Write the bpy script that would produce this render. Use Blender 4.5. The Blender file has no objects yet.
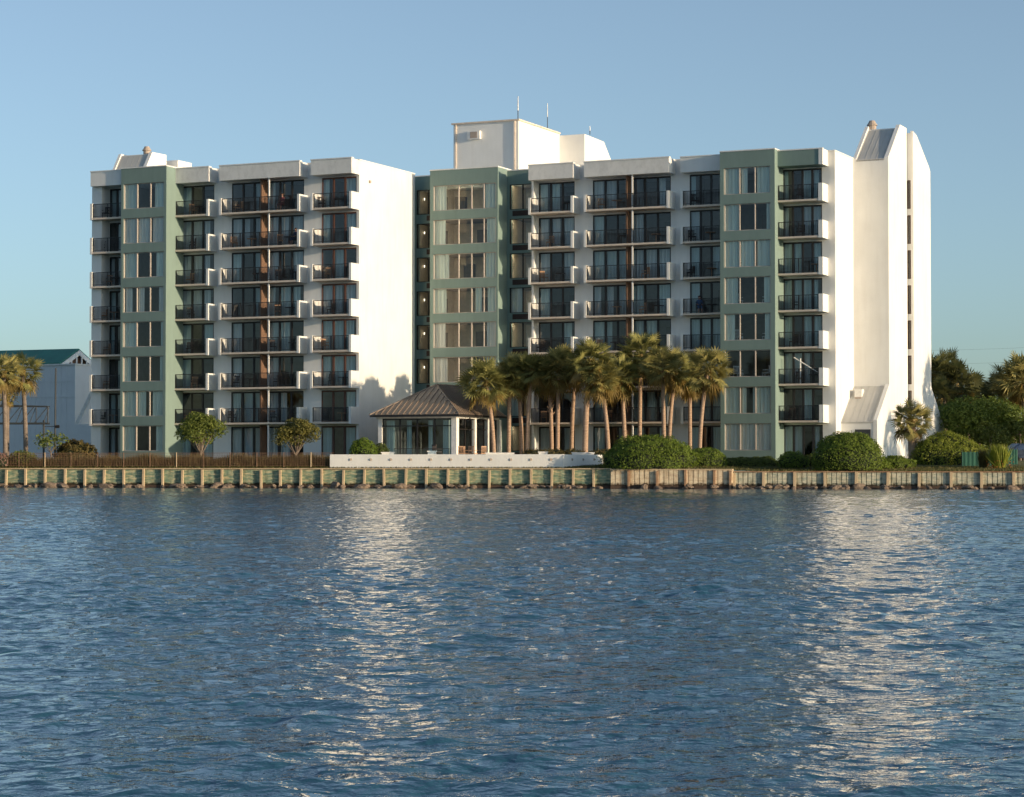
import bpy, bmesh, math, random
import numpy as np
from mathutils import Vector, Matrix, noise
random.seed(7); np.random.seed(7)
R = math.radians
sc = bpy.context.scene
C = sc.collection

# ------------------------------------------------------------------ frames
F = 2280.0; EYE = 1.58; HY = 465.0
ANG = R(24.5); sA, cA = math.sin(ANG), math.cos(ANG)
TK = 1.0028
def U(x, w):
    t = (x-512)/F*TK; Z = w/(t*sA+cA); return t*Z*cA - Z*sA
def W(x, u):
    t = (x-512)/F*TK; return -u*(cA+t*sA)/(sA-t*cA)
def wp(u, w, z=0.0):
    return Vector((u*cA+w*sA, -u*sA+w*cA, z))
def zat(y, u, w):                       # height of a row in the photograph at a facade point
    return EYE + (HY-y)*(-u*sA+w*cA)/F*(1.003 if y < 300 else 1)
def gp(x, Z):                           # ground position of a column at a depth
    return ((x-512)/F*Z, Z)
def zy(y, Z): return EYE + (HY-y)*Z/F

FH = 2.75; ZG = 1.94; ZB0 = 4.69
def ZB(k): return ZB0 + FH*k            # underside of slab k (k=0 first balcony)
RT = 25.08

# ------------------------------------------------------------------ materials
def new_mat(name):
    m = bpy.data.materials.new(name); m.use_nodes = True
    nt = m.node_tree; b = nt.nodes['Principled BSDF']
    return m, nt, b
def N(nt, t, **kw):
    n = nt.nodes.new(t)
    for k, v in kw.items(): setattr(n, k, v)
    return n
def ramp(nt, fac, stops):
    r = N(nt, 'ShaderNodeValToRGB'); el = r.color_ramp.elements
    while len(el) < len(stops): el.new(0.5)
    for e, (p, c) in zip(el, stops): e.position = p; e.color = (*c, 1)
    nt.links.new(fac, r.inputs[0]); return r.outputs[0]
def coords(nt, scale=(1,1,1), obj=True):
    tc = N(nt, 'ShaderNodeTexCoord'); mp = N(nt, 'ShaderNodeMapping')
    mp.inputs['Scale'].default_value = scale
    nt.links.new(tc.outputs['Object' if obj else 'Generated'], mp.inputs[0]); return mp.outputs[0]
def nz(nt, vec, scale, detail=4, rough=.55):
    n = N(nt, 'ShaderNodeTexNoise'); n.inputs['Scale'].default_value = scale
    n.inputs['Detail'].default_value = detail; n.inputs['Roughness'].default_value = rough
    nt.links.new(vec, n.inputs['Vector']); return n.outputs['Fac']
def bump(nt, b, h, strength, dist):
    bn = N(nt, 'ShaderNodeBump'); bn.inputs['Strength'].default_value = strength
    bn.inputs['Distance'].default_value = dist
    nt.links.new(h, bn.inputs['Height']); nt.links.new(bn.outputs[0], b.inputs['Normal'])
def mottled(name, ca, cb, scale=1.2, rough=.85, stretch=(1,1,1), bs=0, bscale=20, bd=.01, detail=5, lo=.3, hi=.7):
    m, nt, b = new_mat(name)
    v = coords(nt, stretch); f = nz(nt, v, scale, detail)
    nt.links.new(ramp(nt, f, [(lo, ca), (hi, cb)]), b.inputs['Base Color'])
    b.inputs['Roughness'].default_value = rough
    if bs: bump(nt, b, nz(nt, coords(nt), bscale, 3), bs, bd)
    return m
def plain(name, c, rough=.6, metal=0):
    m, nt, b = new_mat(name); b.inputs['Roughness'].default_value = rough
    b.inputs['Metallic'].default_value = metal
    v = coords(nt); f = nz(nt, v, 3, 3)
    nt.links.new(ramp(nt, f, [(.3, tuple(x*.88 for x in c)), (.7, tuple(min(1, x*1.08) for x in c))]), b.inputs['Base Color'])
    return m
def stucco(name, c, dirt, bs=.5, st=.12):
    m, nt, b = new_mat(name)
    v = coords(nt, (1, 1, st)); f = nz(nt, v, 2.2, 6, .6)
    v2 = coords(nt); g = nz(nt, v2, .5, 4)
    c1 = ramp(nt, f, [(.25, dirt), (.55, c)])
    mx = N(nt, 'ShaderNodeMixRGB', blend_type='MULTIPLY'); mx.inputs[0].default_value = 1
    nt.links.new(c1, mx.inputs[1]); nt.links.new(ramp(nt, g, [(.3, (.93, .93, .93)), (.65, (1, 1, 1))]), mx.inputs[2])
    nt.links.new(mx.outputs[0], b.inputs['Base Color']); b.inputs['Roughness'].default_value = .9
    bump(nt, b, nz(nt, v2, 9, 4, .7), bs, .02)
    return m
M = {}
M['white'] = stucco('white_stucco', (.82, .81, .78), (.77, .755, .72))
M['fascia'] = stucco('rough_white_stucco', (.80, .78, .74), (.66, .64, .60), 1.0, .7)
M['cap'] = plain('white_coping', (.82, .80, .76), .7)
M['green'] = stucco('green_stucco', (.205, .285, .258), (.185, .26, .235), .3)
M['slab'] = plain('pale_concrete', (.72, .60, .49), .8)
M['rail'] = plain('black_rail_metal', (.022, .02, .02), .45)
M['frame'] = plain('dark_bronze_frame', (.02, .017, .016), .45)
M['sunlit_frame'] = plain('sun_reddened_frame', (.11, .048, .032), .5)  # dark frame turned red-brown, sunlight put into the base colour
M['alu'] = plain('pale_aluminium', (.55, .48, .42), .45)
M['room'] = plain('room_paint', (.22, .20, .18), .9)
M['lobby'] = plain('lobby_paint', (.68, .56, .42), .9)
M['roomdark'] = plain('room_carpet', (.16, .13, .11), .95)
M['brownwall'] = mottled('brown_painted_wall', (.14, .08, .052), (.19, .11, .07), 2)
M['vent'] = plain('dark_grille', (.05, .025, .02), .6)
M['metalroof'] = mottled('grey_metal_roof', (.46, .45, .42), (.52, .51, .48), 1.0, .55)
M['brownroof'] = mottled('brown_metal_roof', (.20, .15, .115), (.25, .19, .145), .8, .5)
M['greenroof'] = mottled('green_metal_roof', (.015, .16, .11), (.02, .20, .14), .8, .5)
M['clay'] = plain('clay_vent', (.42, .34, .28), .8)
M['steel'] = plain('grey_steel', (.035, .04, .045), .6)
M['shade_white'] = mottled('shade_tinted_cladding', (.70, .72, .74), (.77, .79, .80), .7, .8)  # white cladding, the cool shade of the shed front put into the colour
M['tarp'] = mottled('green_tarp', (.01, .07, .05), (.015, .10, .07), 1.4, .8)
M['chairwhite'] = plain('white_plastic', (.75, .72, .68), .5)
M['chairdark'] = plain('dark_wicker', (.05, .035, .03), .7)
M['chairwood'] = plain('tan_wood', (.45, .27, .16), .7)
M['rock'] = mottled('riprap_rock', (.06, .045, .035), (.30, .22, .16), 3, .9, bs=.6, bscale=8, bd=.05)
M['skin'] = plain('skin', (.45, .25, .18), .6)
M['hair'] = plain('dark_hair', (.05, .03, .02), .7)
M['shirt_blue'] = plain('blue_cloth', (.06, .12, .25), .85)
M['shirt_red'] = plain('wine_cloth', (.18, .05, .06), .85)
M['shirt_navy'] = plain('navy_cloth', (.03, .04, .10), .85)
M['carpaint'] = plain('dark_blue_paint', (.03, .05, .10), .25)
M['fencewood'] = plain('dull_brown_metal', (.24, .14, .085), .8)
M['tyre'] = plain('tyre_rubber', (.02, .02, .02), .9)

def glass_mat(name, tint, ior):
    m = bpy.data.materials.new(name); m.use_nodes = True; nt = m.node_tree
    nt.nodes.remove(nt.nodes['Principled BSDF']); out = nt.nodes['Material Output']
    tr = N(nt, 'ShaderNodeBsdfTransparent'); tr.inputs[0].default_value = (*tint, 1)
    gl = N(nt, 'ShaderNodeBsdfGlossy'); gl.inputs['Roughness'].default_value = .02
    fr = N(nt, 'ShaderNodeFresnel'); fr.inputs[0].default_value = ior
    bn = N(nt, 'ShaderNodeBump'); bn.inputs['Strength'].default_value = .12; bn.inputs['Distance'].default_value = .05
    nt.links.new(nz(nt, coords(nt), .9, 1), bn.inputs['Height'])
    nt.links.new(bn.outputs[0], gl.inputs['Normal'])
    mx = N(nt, 'ShaderNodeMixShader'); ge = N(nt, 'ShaderNodeNewGeometry')
    ff = N(nt, 'ShaderNodeMath', operation='SUBTRACT'); ff.inputs[0].default_value = 1; nt.links.new(ge.outputs['Backfacing'], ff.inputs[1])
    fm = N(nt, 'ShaderNodeMath', operation='MULTIPLY'); nt.links.new(ff.outputs[0], fm.inputs[0]); nt.links.new(fr.outputs[0], fm.inputs[1])
    nt.links.new(fm.outputs[0], mx.inputs[0])
    nt.links.new(tr.outputs[0], mx.inputs[1]); nt.links.new(gl.outputs[0], mx.inputs[2])
    nt.links.new(mx.outputs[0], out.inputs[0]); return m
M['glass'] = glass_mat('tinted_glass', (.84, .90, .95), 1.8)
M['glass_clear'] = glass_mat('clear_glass', (.93, .96, .97), 1.65)

em = bpy.data.materials.new('lamp_glow'); em.use_nodes = True
bb = em.node_tree.nodes['Principled BSDF']; bb.inputs['Emission Color'].default_value = (1, .85, .6, 1); bb.inputs['Emission Strength'].default_value = 14.0
em2 = em.copy(); em2.name = 'bulb_glow'; em2.node_tree.nodes['Principled BSDF'].inputs['Emission Strength'].default_value = 2.0
M['pavglass'] = glass_mat('pavilion_glass', (.80, .88, .92), 1.9)
def curtain_mat(name, c):
    m, nt, b = new_mat(name)
    f = nz(nt, coords(nt, (7, 7, .15)), 2.0, 3)
    nt.links.new(ramp(nt, f, [(.3, tuple(x*.72 for x in c)), (.7, c)]), b.inputs['Base Color'])
    b.inputs['Roughness'].default_value = .95; return m
M['curtain'] = curtain_mat('curtain_cloth', (.74, .80, .68))
M['curtain_b'] = curtain_mat('curtain_cloth_pale', (.80, .76, .66))

def leaf_mat(name, ca, cb, scale=1.5, trans=.3, rough=.55):
    m = bpy.data.materials.new(name); m.use_nodes = True; nt = m.node_tree; b = nt.nodes['Principled BSDF']
    out = nt.nodes['Material Output']
    f = nz(nt, coords(nt), scale, 6, .7); col = ramp(nt, f, [(.32, ca), (.68, cb)])
    nt.links.new(col, b.inputs['Base Color']); b.inputs['Roughness'].default_value = rough
    b.inputs['Specular IOR Level'].default_value = .3
    tl = N(nt, 'ShaderNodeBsdfTranslucent'); nt.links.new(col, tl.inputs[0])
    mx = N(nt, 'ShaderNodeMixShader'); mx.inputs[0].default_value = trans
    nt.links.new(b.outputs[0], mx.inputs[1]); nt.links.new(tl.outputs[0], mx.inputs[2])
    nt.links.new(mx.outputs[0], out.inputs[0]); return m
M['palm'] = leaf_mat('palm_leaf', (.11, .12, .035), (.48, .41, .15), 2.0)
M['palmgreen'] = leaf_mat('green_palm_leaf', (.08, .10, .03), (.38, .35, .12), 2.0)
M['palmdry'] = leaf_mat('dry_palm_leaf', (.17, .125, .035), (.32, .22, .065), 2.0)
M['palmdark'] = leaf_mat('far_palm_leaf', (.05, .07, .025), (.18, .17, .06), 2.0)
M['hedge'] = leaf_mat('hedge_leaf', (.075, .13, .014), (.21, .27, .035), 3)
M['hedgecore'] = plain('hedge_inner_shade', (.015, .022, .008), .95)  # near-black core, the shade between leaves put into its colour
M['bright'] = leaf_mat('bright_leaf', (.08, .15, .015), (.19, .25, .03), 3)
M['olive'] = leaf_mat('olive_leaf', (.07, .11, .02), (.22, .25, .05), 3)
M['brownleaf'] = leaf_mat('bronze_leaf', (.06, .06, .018), (.18, .13, .04), 3)
M['bronze'] = leaf_mat('bronze_green_leaf', (.07, .085, .02), (.22, .19, .05), 3)
M['darkleaf'] = leaf_mat('dark_leaf', (.045, .08, .016), (.14, .17, .035), 2)
M['midleaf'] = leaf_mat('mid_green_leaf', (.07, .12, .02), (.20, .25, .045), 2)
M['yellowleaf'] = leaf_mat('yellow_green_leaf', (.12, .17, .016), (.28, .30, .04), 2)
M['pinkleaf'] = leaf_mat('pink_leaf', (.30, .16, .13), (.42, .26, .20), 2)
M['flower'] = leaf_mat('orange_flower', (.40, .12, .03), (.55, .20, .06), 2)
M['bark'] = mottled('palm_bark', (.30, .20, .14), (.48, .34, .24), 3, .95, stretch=(1, 1, 5), bs=.8, bscale=14, bd=.03)
M['bark2'] = mottled('grey_bark', (.14, .11, .09), (.25, .20, .16), 3, .95, bs=.8, bscale=10, bd=.03)
M['grassb'] = leaf_mat('grass_blade', (.06, .075, .018), (.17, .14, .045), 1.2)
M['drygrass'] = leaf_mat('dry_grass', (.055, .065, .022), (.23, .16, .065), .9)

# weathered seawall boards
def wall_mat(name, a_, b_, c_):
    m, nt, b = new_mat(name)
    f = nz(nt, coords(nt, (1.1, 1, 4.5)), 1.5, 6, .65)
    g = nz(nt, coords(nt, (3, 1, .8)), 1.3, 4)
    c1 = ramp(nt, f, [(.36, a_), (.50, b_), (.62, c_)])
    mx = N(nt, 'ShaderNodeMixRGB', blend_type='MULTIPLY'); mx.inputs[0].default_value = 1
    nt.links.new(c1, mx.inputs[1]); nt.links.new(ramp(nt, g, [(.3, (.65, .62, .58)), (.55, (1, 1, 1))]), mx.inputs[2])
    tc = N(nt, 'ShaderNodeTexCoord'); sx = N(nt, 'ShaderNodeSeparateXYZ'); nt.links.new(tc.outputs['Object'], sx.inputs[0])
    na = nz(nt, coords(nt, (2.2, 1, 3)), 1.6, 5, .7)
    mm = N(nt, 'ShaderNodeMath', operation='MULTIPLY_ADD'); mm.inputs[1].default_value = -.55; nt.links.new(na, mm.inputs[0]); nt.links.new(sx.outputs['Z'], mm.inputs[2])
    gr_ = ramp(nt, mm.outputs[0], [(.0, (.10, .075, .055)), (.14, (1, 1, 1))])
    m2 = N(nt, 'ShaderNodeMixRGB', blend_type='MULTIPLY'); m2.inputs[0].default_value = 1
    nt.links.new(mx.outputs[0], m2.inputs[1]); nt.links.new(gr_, m2.inputs[2])
    nt.links.new(m2.outputs[0], b.inputs['Base Color']); b.inputs['Roughness'].default_value = .9
    bump(nt, b, f, .6, .04); return m
M['sw_green'] = wall_mat('green_weathered_boards', (.13, .23, .17), (.27, .33, .22), (.56, .50, .31))
M['sw_tan'] = wall_mat('tan_weathered_sheet', (.55, .43, .28), (.70, .57, .40), (.74, .64, .46))
M['sw_grey'] = wall_mat('grey_green_sheet', (.30, .35, .28), (.48, .47, .36), (.62, .57, .43))
M['sw_post'] = mottled('tan_pile_wood', (.46, .34, .21), (.60, .47, .31), 3, .9, stretch=(1, 1, .4), bs=.5)
M['sw_rust_gap'] = mottled('rust_cap_dark_gap', (.22, .10, .05), (.42, .28, .17), 2, .9)
M['sw_algae'] = mottled('dark_tide_growth', (.035, .025, .02), (.12, .075, .05), 5, .9)

# ------------------------------------------------------------------ mesh helper
class MB:
    def __init__(s): s.v = []; s.f = []; s.m = []
    def box(s, a0, a1, b0, b1, c0, c1, mi=0):
        i = len(s.v)
        s.v += [(a0,b0,c0),(a1,b0,c0),(a1,b1,c0),(a0,b1,c0),(a0,b0,c1),(a1,b0,c1),(a1,b1,c1),(a0,b1,c1)]
        s.f += [(i,i+3,i+2,i+1),(i+4,i+5,i+6,i+7),(i,i+1,i+5,i+4),(i+1,i+2,i+6,i+5),(i+2,i+3,i+7,i+6),(i+3,i,i+4,i+7)]
        s.m += [mi]*6; return s
    def prism_wz(s, pts, u0, u1, mi=0):           # polygon in (w,z) extruded along u
        i = len(s.v); n = len(pts)
        s.v += [(u0, p[0], p[1]) for p in pts] + [(u1, p[0], p[1]) for p in pts]
        s.f += [tuple(range(i+n-1, i-1, -1)), tuple(range(i+n, i+2*n))]
        for k in range(n):
            j = (k+1) % n; s.f.append((i+k, i+j, i+n+j, i+n+k))
        s.m += [mi]*(n+2); return s
    def prism_xy(s, pts, z0, z1, mi=0):
        i = len(s.v); n = len(pts)
        s.v += [(p[0], p[1], z0) for p in pts] + [(p[0], p[1], z1) for p in pts]
        s.f += [tuple(range(i+n-1, i-1, -1)), tuple(range(i+n, i+2*n))]
        for k in range(n):
            j = (k+1) % n; s.f.append((i+k, i+j, i+n+j, i+n+k))
        s.m += [mi]*(n+2); return s
    def poly(s, pts, mi=0):
        i = len(s.v); s.v += [tuple(p) for p in pts]; s.f.append(tuple(range(i, i+len(pts)))); s.m.append(mi); return s
    def bar(s, p, q, r, n=6, r2=None, mi=0, cap=True):
        p = Vector(p); q = Vector(q); d = q-p
        if d.length < 1e-6: return s
        r2 = r if r2 is None else r2
        x = d.orthogonal().normalized(); y = d.normalized().cross(x)
        i = len(s.v)
        for k in range(n):
            t = 2*math.pi*k/n; o = x*math.cos(t)+y*math.sin(t)
            s.v.append(tuple(p+o*r))
        for k in range(n):
            t = 2*math.pi*k/n; o = x*math.cos(t)+y*math.sin(t)
            s.v.append(tuple(q+o*r2))
        for k in range(n):
            j = (k+1) % n; s.f.append((i+k, i+j, i+n+j, i+n+k)); s.m.append(mi)
        if cap:
            s.f.append(tuple(range(i+n-1, i-1, -1))); s.f.append(tuple(range(i+n, i+2*n))); s.m += [mi, mi]
        return s
    def path(s, pts, rads, n=8, mi=0):
        rings = []
        for k, (p, r) in enumerate(zip(pts, rads)):
            p = Vector(p); a = Vector(pts[max(0, k-1)]); b = Vector(pts[min(len(pts)-1, k+1)])
            d = (b-a).normalized(); x = d.cross(Vector((0, 1, 0.01))).normalized(); y = d.cross(x)
            i = len(s.v); rings.append(i)
            for q in range(n):
                t = 2*math.pi*q/n; s.v.append(tuple(p + (x*math.cos(t)+y*math.sin(t))*r))
        for a, b in zip(rings, rings[1:]):
            for q in range(n):
                j = (q+1) % n; s.f.append((a+q, b+q, b+j, a+j)); s.m.append(mi)
        s.f.append(tuple(range(rings[-1], rings[-1]+n))); s.m.append(mi); return s
    def build(s, name, mats, parent=None, org=(0,0,0), label=None, smooth=False, loc=(0,0,0)):
        me = bpy.data.meshes.new(name)
        o_ = org; me.from_pydata([(x-o_[0], y-o_[1], z-o_[2]) for x, y, z in s.v], [], s.f)
        if not isinstance(mats, (list, tuple)): mats = [mats]
        for m in mats: me.materials.append(m)
        if len(mats) > 1: me.polygons.foreach_set('material_index', s.m)
        if smooth: me.polygons.foreach_set('use_smooth', [True]*len(me.polygons))
        me.update()
        return link(name, me, parent, label, loc)
def link(name, me, parent=None, label=None, loc=(0,0,0)):
    o = bpy.data.objects.new(name, me); C.objects.link(o)
    if parent: o.parent = parent
    o.location = loc
    if label: o['label'] = label
    return o
def tag(o, label=None, cat=None, group=None, kind=None):
    if label: o['label'] = label
    if cat: o['category'] = cat
    if group: o['group'] = group
    if kind: o['kind'] = kind
    return o
def empty(name, loc, rz=0, label=None, cat=None, group=None):
    o = bpy.data.objects.new(name, None); C.objects.link(o)
    o.location = loc; o.rotation_euler = (0, 0, rz); o.empty_display_size = .3
    return tag(o, label, cat, group)
def copy_thing(o, loc, rz, label, scale=None, group=None):
    r = o.copy(); C.objects.link(r); r.location = loc; r.rotation_euler = (0, 0, rz)
    if scale: r.scale = scale
    r['label'] = label
    if group: r['group'] = group
    for ch in list(o.children):
        c = ch.copy(); C.objects.link(c); c.parent = r
        for g in list(ch.children):
            d = g.copy(); C.objects.link(d); d.parent = c
    return r

# ------------------------------------------------------------------ the apartment block
B0 = (-75.0, 165.0, ZG)                      # base point in (u, w, z)
block = empty('apartment_building', wp(-75, 165, ZG), -ANG,
              'eight storey white and green waterfront apartment block with stacked balconies', 'building')
def bp(mb, name, mat, label=None, parent=None, org=None, smooth=False):
    return mb.build(name, mat, parent or block, B0 if org is None else org, label, smooth)
def L(u, w, z): return (u-B0[0], w-B0[1], z-B0[2])

def curtain_mesh(w_, h_, segs, phase):
    mb = MB(); n = max(4, int(w_/.09)); i = 0
    pts = [(w_*k/n, .035*math.sin(k*1.9+phase)+.02*math.sin(k*.7)) for k in range(n+1)]
    for k in range(n):
        mb.poly([(pts[k][0], pts[k][1], 0), (pts[k+1][0], pts[k+1][1], 0), (pts[k+1][0], pts[k+1][1], h_), (pts[k][0], pts[k][1], h_)])
    return mb
def curtain_set(panels, h_, z0, y0, parent, name='curtain', wide=.75):
    mb = MB()
    for (a, b) in panels:
        c = curtain_mesh(b-a, h_, 0, random.random()*6)
        i = len(mb.v); mb.v += [(x+a, y+y0, z+z0) for x, y, z in c.v]; mb.f += [tuple(q+i for q in f) for f in c.f]; mb.m += c.m
    if mb.f:
        return mb.build(name, random.choice([M['curtain'], M['curtain'], M['curtain_b']]), parent)

door_cache = {}
def door_unit(u0, u1, w, z, key, frame_mat, npan=3, curt=None):
    """sliding door: frame > door_glass, curtain; origin at lower-left corner in the glass plane"""
    Wd = u1-u0; H = FH-.2-.10
    if key not in door_cache:
        fr = MB(); t = .075
        fr.box(0, Wd, 0, .10, H-.12, H); fr.box(0, Wd, 0, .10, 0, .08)
        xs = [Wd*k/npan for k in range(npan+1)]
        for k, x in enumerate(xs):
            hw = t if 0 < k < npan else t*.8
            x0 = max(0, x-hw); x1 = min(Wd, x+hw)
            fr.box(x0, x1, -.012 + .02*(k % 2), .112, .08, H-.12)
        gl = MB()
        for k in range(npan):
            yy = .04 + .03*(k % 2)
            gl.box(xs[k]+.06, xs[k+1]-.06, yy, yy+.012, .08, H-.12)
        f = fr.build('sliding_door', frame_mat, block)
        g = gl.build('door_glass', M['glass'], f)
        door_cache[key] = (f.data, g.data); bpy.data.objects.remove(g); bpy.data.objects.remove(f)
    fd, gd = door_cache[key]
    f = link('sliding_door', fd, block, None, L(u0, w, z+.2))
    link('door_glass', gd, f)
    pans = [(Wd*k/npan+.08, Wd*(k+1)/npan-.08) for k in range(npan)]
    if curt is None:
        curt = [random.random() < p for p in ((.85, .45, .6) if npan == 3 else [.6]*npan)]
    sel = []
    for p, c in zip(pans, curt):
        if c: 
            a, b = p
            if random.random() < .35: b = a+(b-a)*random.uniform(.5, .9)
            sel.append((a, b))
    if sel: curtain_set(sel, H-.15, .06, .17, f)
    return f

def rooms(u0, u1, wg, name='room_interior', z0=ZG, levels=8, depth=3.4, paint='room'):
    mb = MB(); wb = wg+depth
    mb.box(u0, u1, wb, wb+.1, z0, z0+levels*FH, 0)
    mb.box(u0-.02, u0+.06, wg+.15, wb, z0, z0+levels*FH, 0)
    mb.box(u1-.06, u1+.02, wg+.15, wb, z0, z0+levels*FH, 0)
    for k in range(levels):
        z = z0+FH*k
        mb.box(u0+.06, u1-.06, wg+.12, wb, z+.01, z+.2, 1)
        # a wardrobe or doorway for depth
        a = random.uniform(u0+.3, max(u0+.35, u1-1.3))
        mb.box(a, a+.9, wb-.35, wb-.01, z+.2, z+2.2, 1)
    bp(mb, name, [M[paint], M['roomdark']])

def railing_mesh(Wd, spacing=.115, ph=0):
    mb = MB(); top = 1.12
    mb.box(0, Wd, 0, .05, top-.05, top); mb.box(0, Wd, .005, .045, .10, .14)
    n = int(Wd/spacing)
    for k in range(1, n):
        x = Wd*k/n; mb.box(x-.011, x+.011, .014, .036, .14, top-.05)
    m = max(1, int(round(Wd/1.6)))
    for k in range(m+1):
        x = Wd*k/m; x0 = min(max(0, x-.025), Wd-.05)
        mb.box(x0, x0+.05, -.002, .052, 0, top+.003)
    return mb

BAYS = {}
def balcony_bay(key, fx0, fx1, wf, wg, units, lch, rch, frame='frame', front_u1=None, front_u0=None,
                fascia='fascia', partition=None, cheek_t=.2, levels=7, railu=None):
    u0 = U(fx0, wf) if front_u0 is None else front_u0
    u1 = U(fx1, wf) if front_u1 is None else front_u1
    BAYS[key] = (u0, u1, wf, wg, [(U(a, wg), U(b, wg)) for a, b, _ in units])
    # fascia (roof parapet front)
    bp(MB().box(u0, u1, wf, wg-.003, ZB(7), RT), 'parapet', M[fascia])
    bp(MB().box(u0-.03, u1+.03, wf-.04, wf+.35, RT+.002, RT+.09), 'parapet_coping', M['cap'])
    Wd = u1-u0; D = wg-wf
    slab = MB().box(0, Wd, 0, D-.003, .05, .2)
    slab.box(.0, Wd, -.015, .0, .06, .195)
    sd = slab.build('balcony', M['slab'], block).data
    ra, rb = (cheek_t if lch else .03), (Wd-(cheek_t if rch else .03))
    rd = railing_mesh(rb-ra).build('railing', M['rail'], block).data
    ck = MB().box(0, cheek_t, -.03, D-.006, .03, 1.36).build('side_wall', M['white'], block).data
    for o in [o for o in block.children if o.data in (sd, rd, ck)]: bpy.data.objects.remove(o)
    for k in range(levels):
        b = link('balcony', sd, block, None, L(u0, wf, ZB(k)))
        link('railing', rd, b, None, (ra, .04, .2))
        if lch: link('side_wall', ck, b, None, (-.01, 0, 0))
        if rch: link('side_wall', ck, b, None, (Wd-cheek_t+.01, 0, 0))
    for j, (a, b_, np_) in enumerate(units):
        ua, ub = U(a, wg), U(b_, wg)
        for k in range(-1, levels):
            door_unit(ua, ub, wg, ZB0+FH*k, (key, j), M[frame], np_)
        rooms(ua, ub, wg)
    # beams over the doors
    ua, ub = U(units[0][0], wg), U(units[-1][1], wg)
    for k in range(8): bp(MB().box(ua, ub, wg+.001, wg+.14, ZB(k)-.10, ZB(k)+.2), 'door_header', M['white'])
    if partition:
        xs, xf = partition            # partition front edge px, slim front post px
        pu = U(xs+1.2, wf+.4); pq = U(xf, wf+.16); mb = MB(); mc = MB()
        for k in range(-1, 7):
            z = ZB0+FH*k
            mb.box(pu-.12, pu, wf+.4, wg+.1, z+.2, z+FH-.001)
            mc.box(pq-.10, pq, wf+.11, wf+.21, z+.2 if k >= 0 else z, z+FH-.001)
        bp(mb, 'partition_wall', M['brownwall']); bp(mc, 'partition_post', M['white'])
        g0 = U(units[0][1], wg); g1 = U(units[1][0], wg)
        bp(MB().box(g0, g1, wg+.12, wg+3.4, ZG, ZB(7)), 'wall', M['brownwall'], 'brown wall between the paired rooms')
def pier(ua, ub, wg, z1=RT-.05, mat='white', depth=3.5, z0=ZG-.3):
    bp(MB().box(ua, ub, wg, wg+depth, z0, z1), 'wall', M[mat])
    bp(MB().box(ua, ub, wg-.02, wg+.3, z1+.002, z1+.08), 'wall_coping', M['cap'])

WL, WR = 154.45, 164.4
# ---- left wing
uz0 = U(90.4, 152.1); ug0 = U(121, 151.9); ug1 = U(166.3, 151.9)
balcony_bay('Z', 90.4, 121, 152.1, 153.6, [(110, 124, 2)], True, False, front_u1=ug0-.002, fascia='white', levels=7)
pz0, pz1 = U(92, 152.5), U(101.7, 152.5)
bp(MB().box(pz0, pz1, 152.5, 153.6, ZG-.3, ZB(7)-.002), 'wall', M['white'])
bp(MB().box(pz0, U(110, 153.6), 153.602, 157, ZG-.3, RT-.06), 'wall', M['white'])
balcony_bay('A', 172.8, 208.6, 153.2, WL, [(181.4, 214.2, 3)], False, True, front_u0=ug1+.003)
balcony_bay('B', 219.2, 299.4, 153.2, WL, [(232, 265.5, 3), (267.8, 304, 3)], True, True, partition=(260.5, 269.6))
balcony_bay('C', 310.7, 351.4, 153.2, WL, [(322, 356.6, 3)], True, True, frame='sunlit_frame')
pier(U(214.2, WL), U(232, WL), WL); pier(U(304, WL), U(322, WL), WL)
uce = U(351.4, 153.2)                     # end wall plane
WEND = 163.9
mb = MB().box(U(356.6, WL), uce, WL, WEND, ZG-.3, RT-.02)
bp(mb, 'end_wall', M['white'], 'tall blank white end wall of the left wing')
bp(MB().box(uce-.35, uce+.03, WL+.01, WEND+.02, RT-.018, RT+.07), 'wall_coping', M['cap'])

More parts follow.
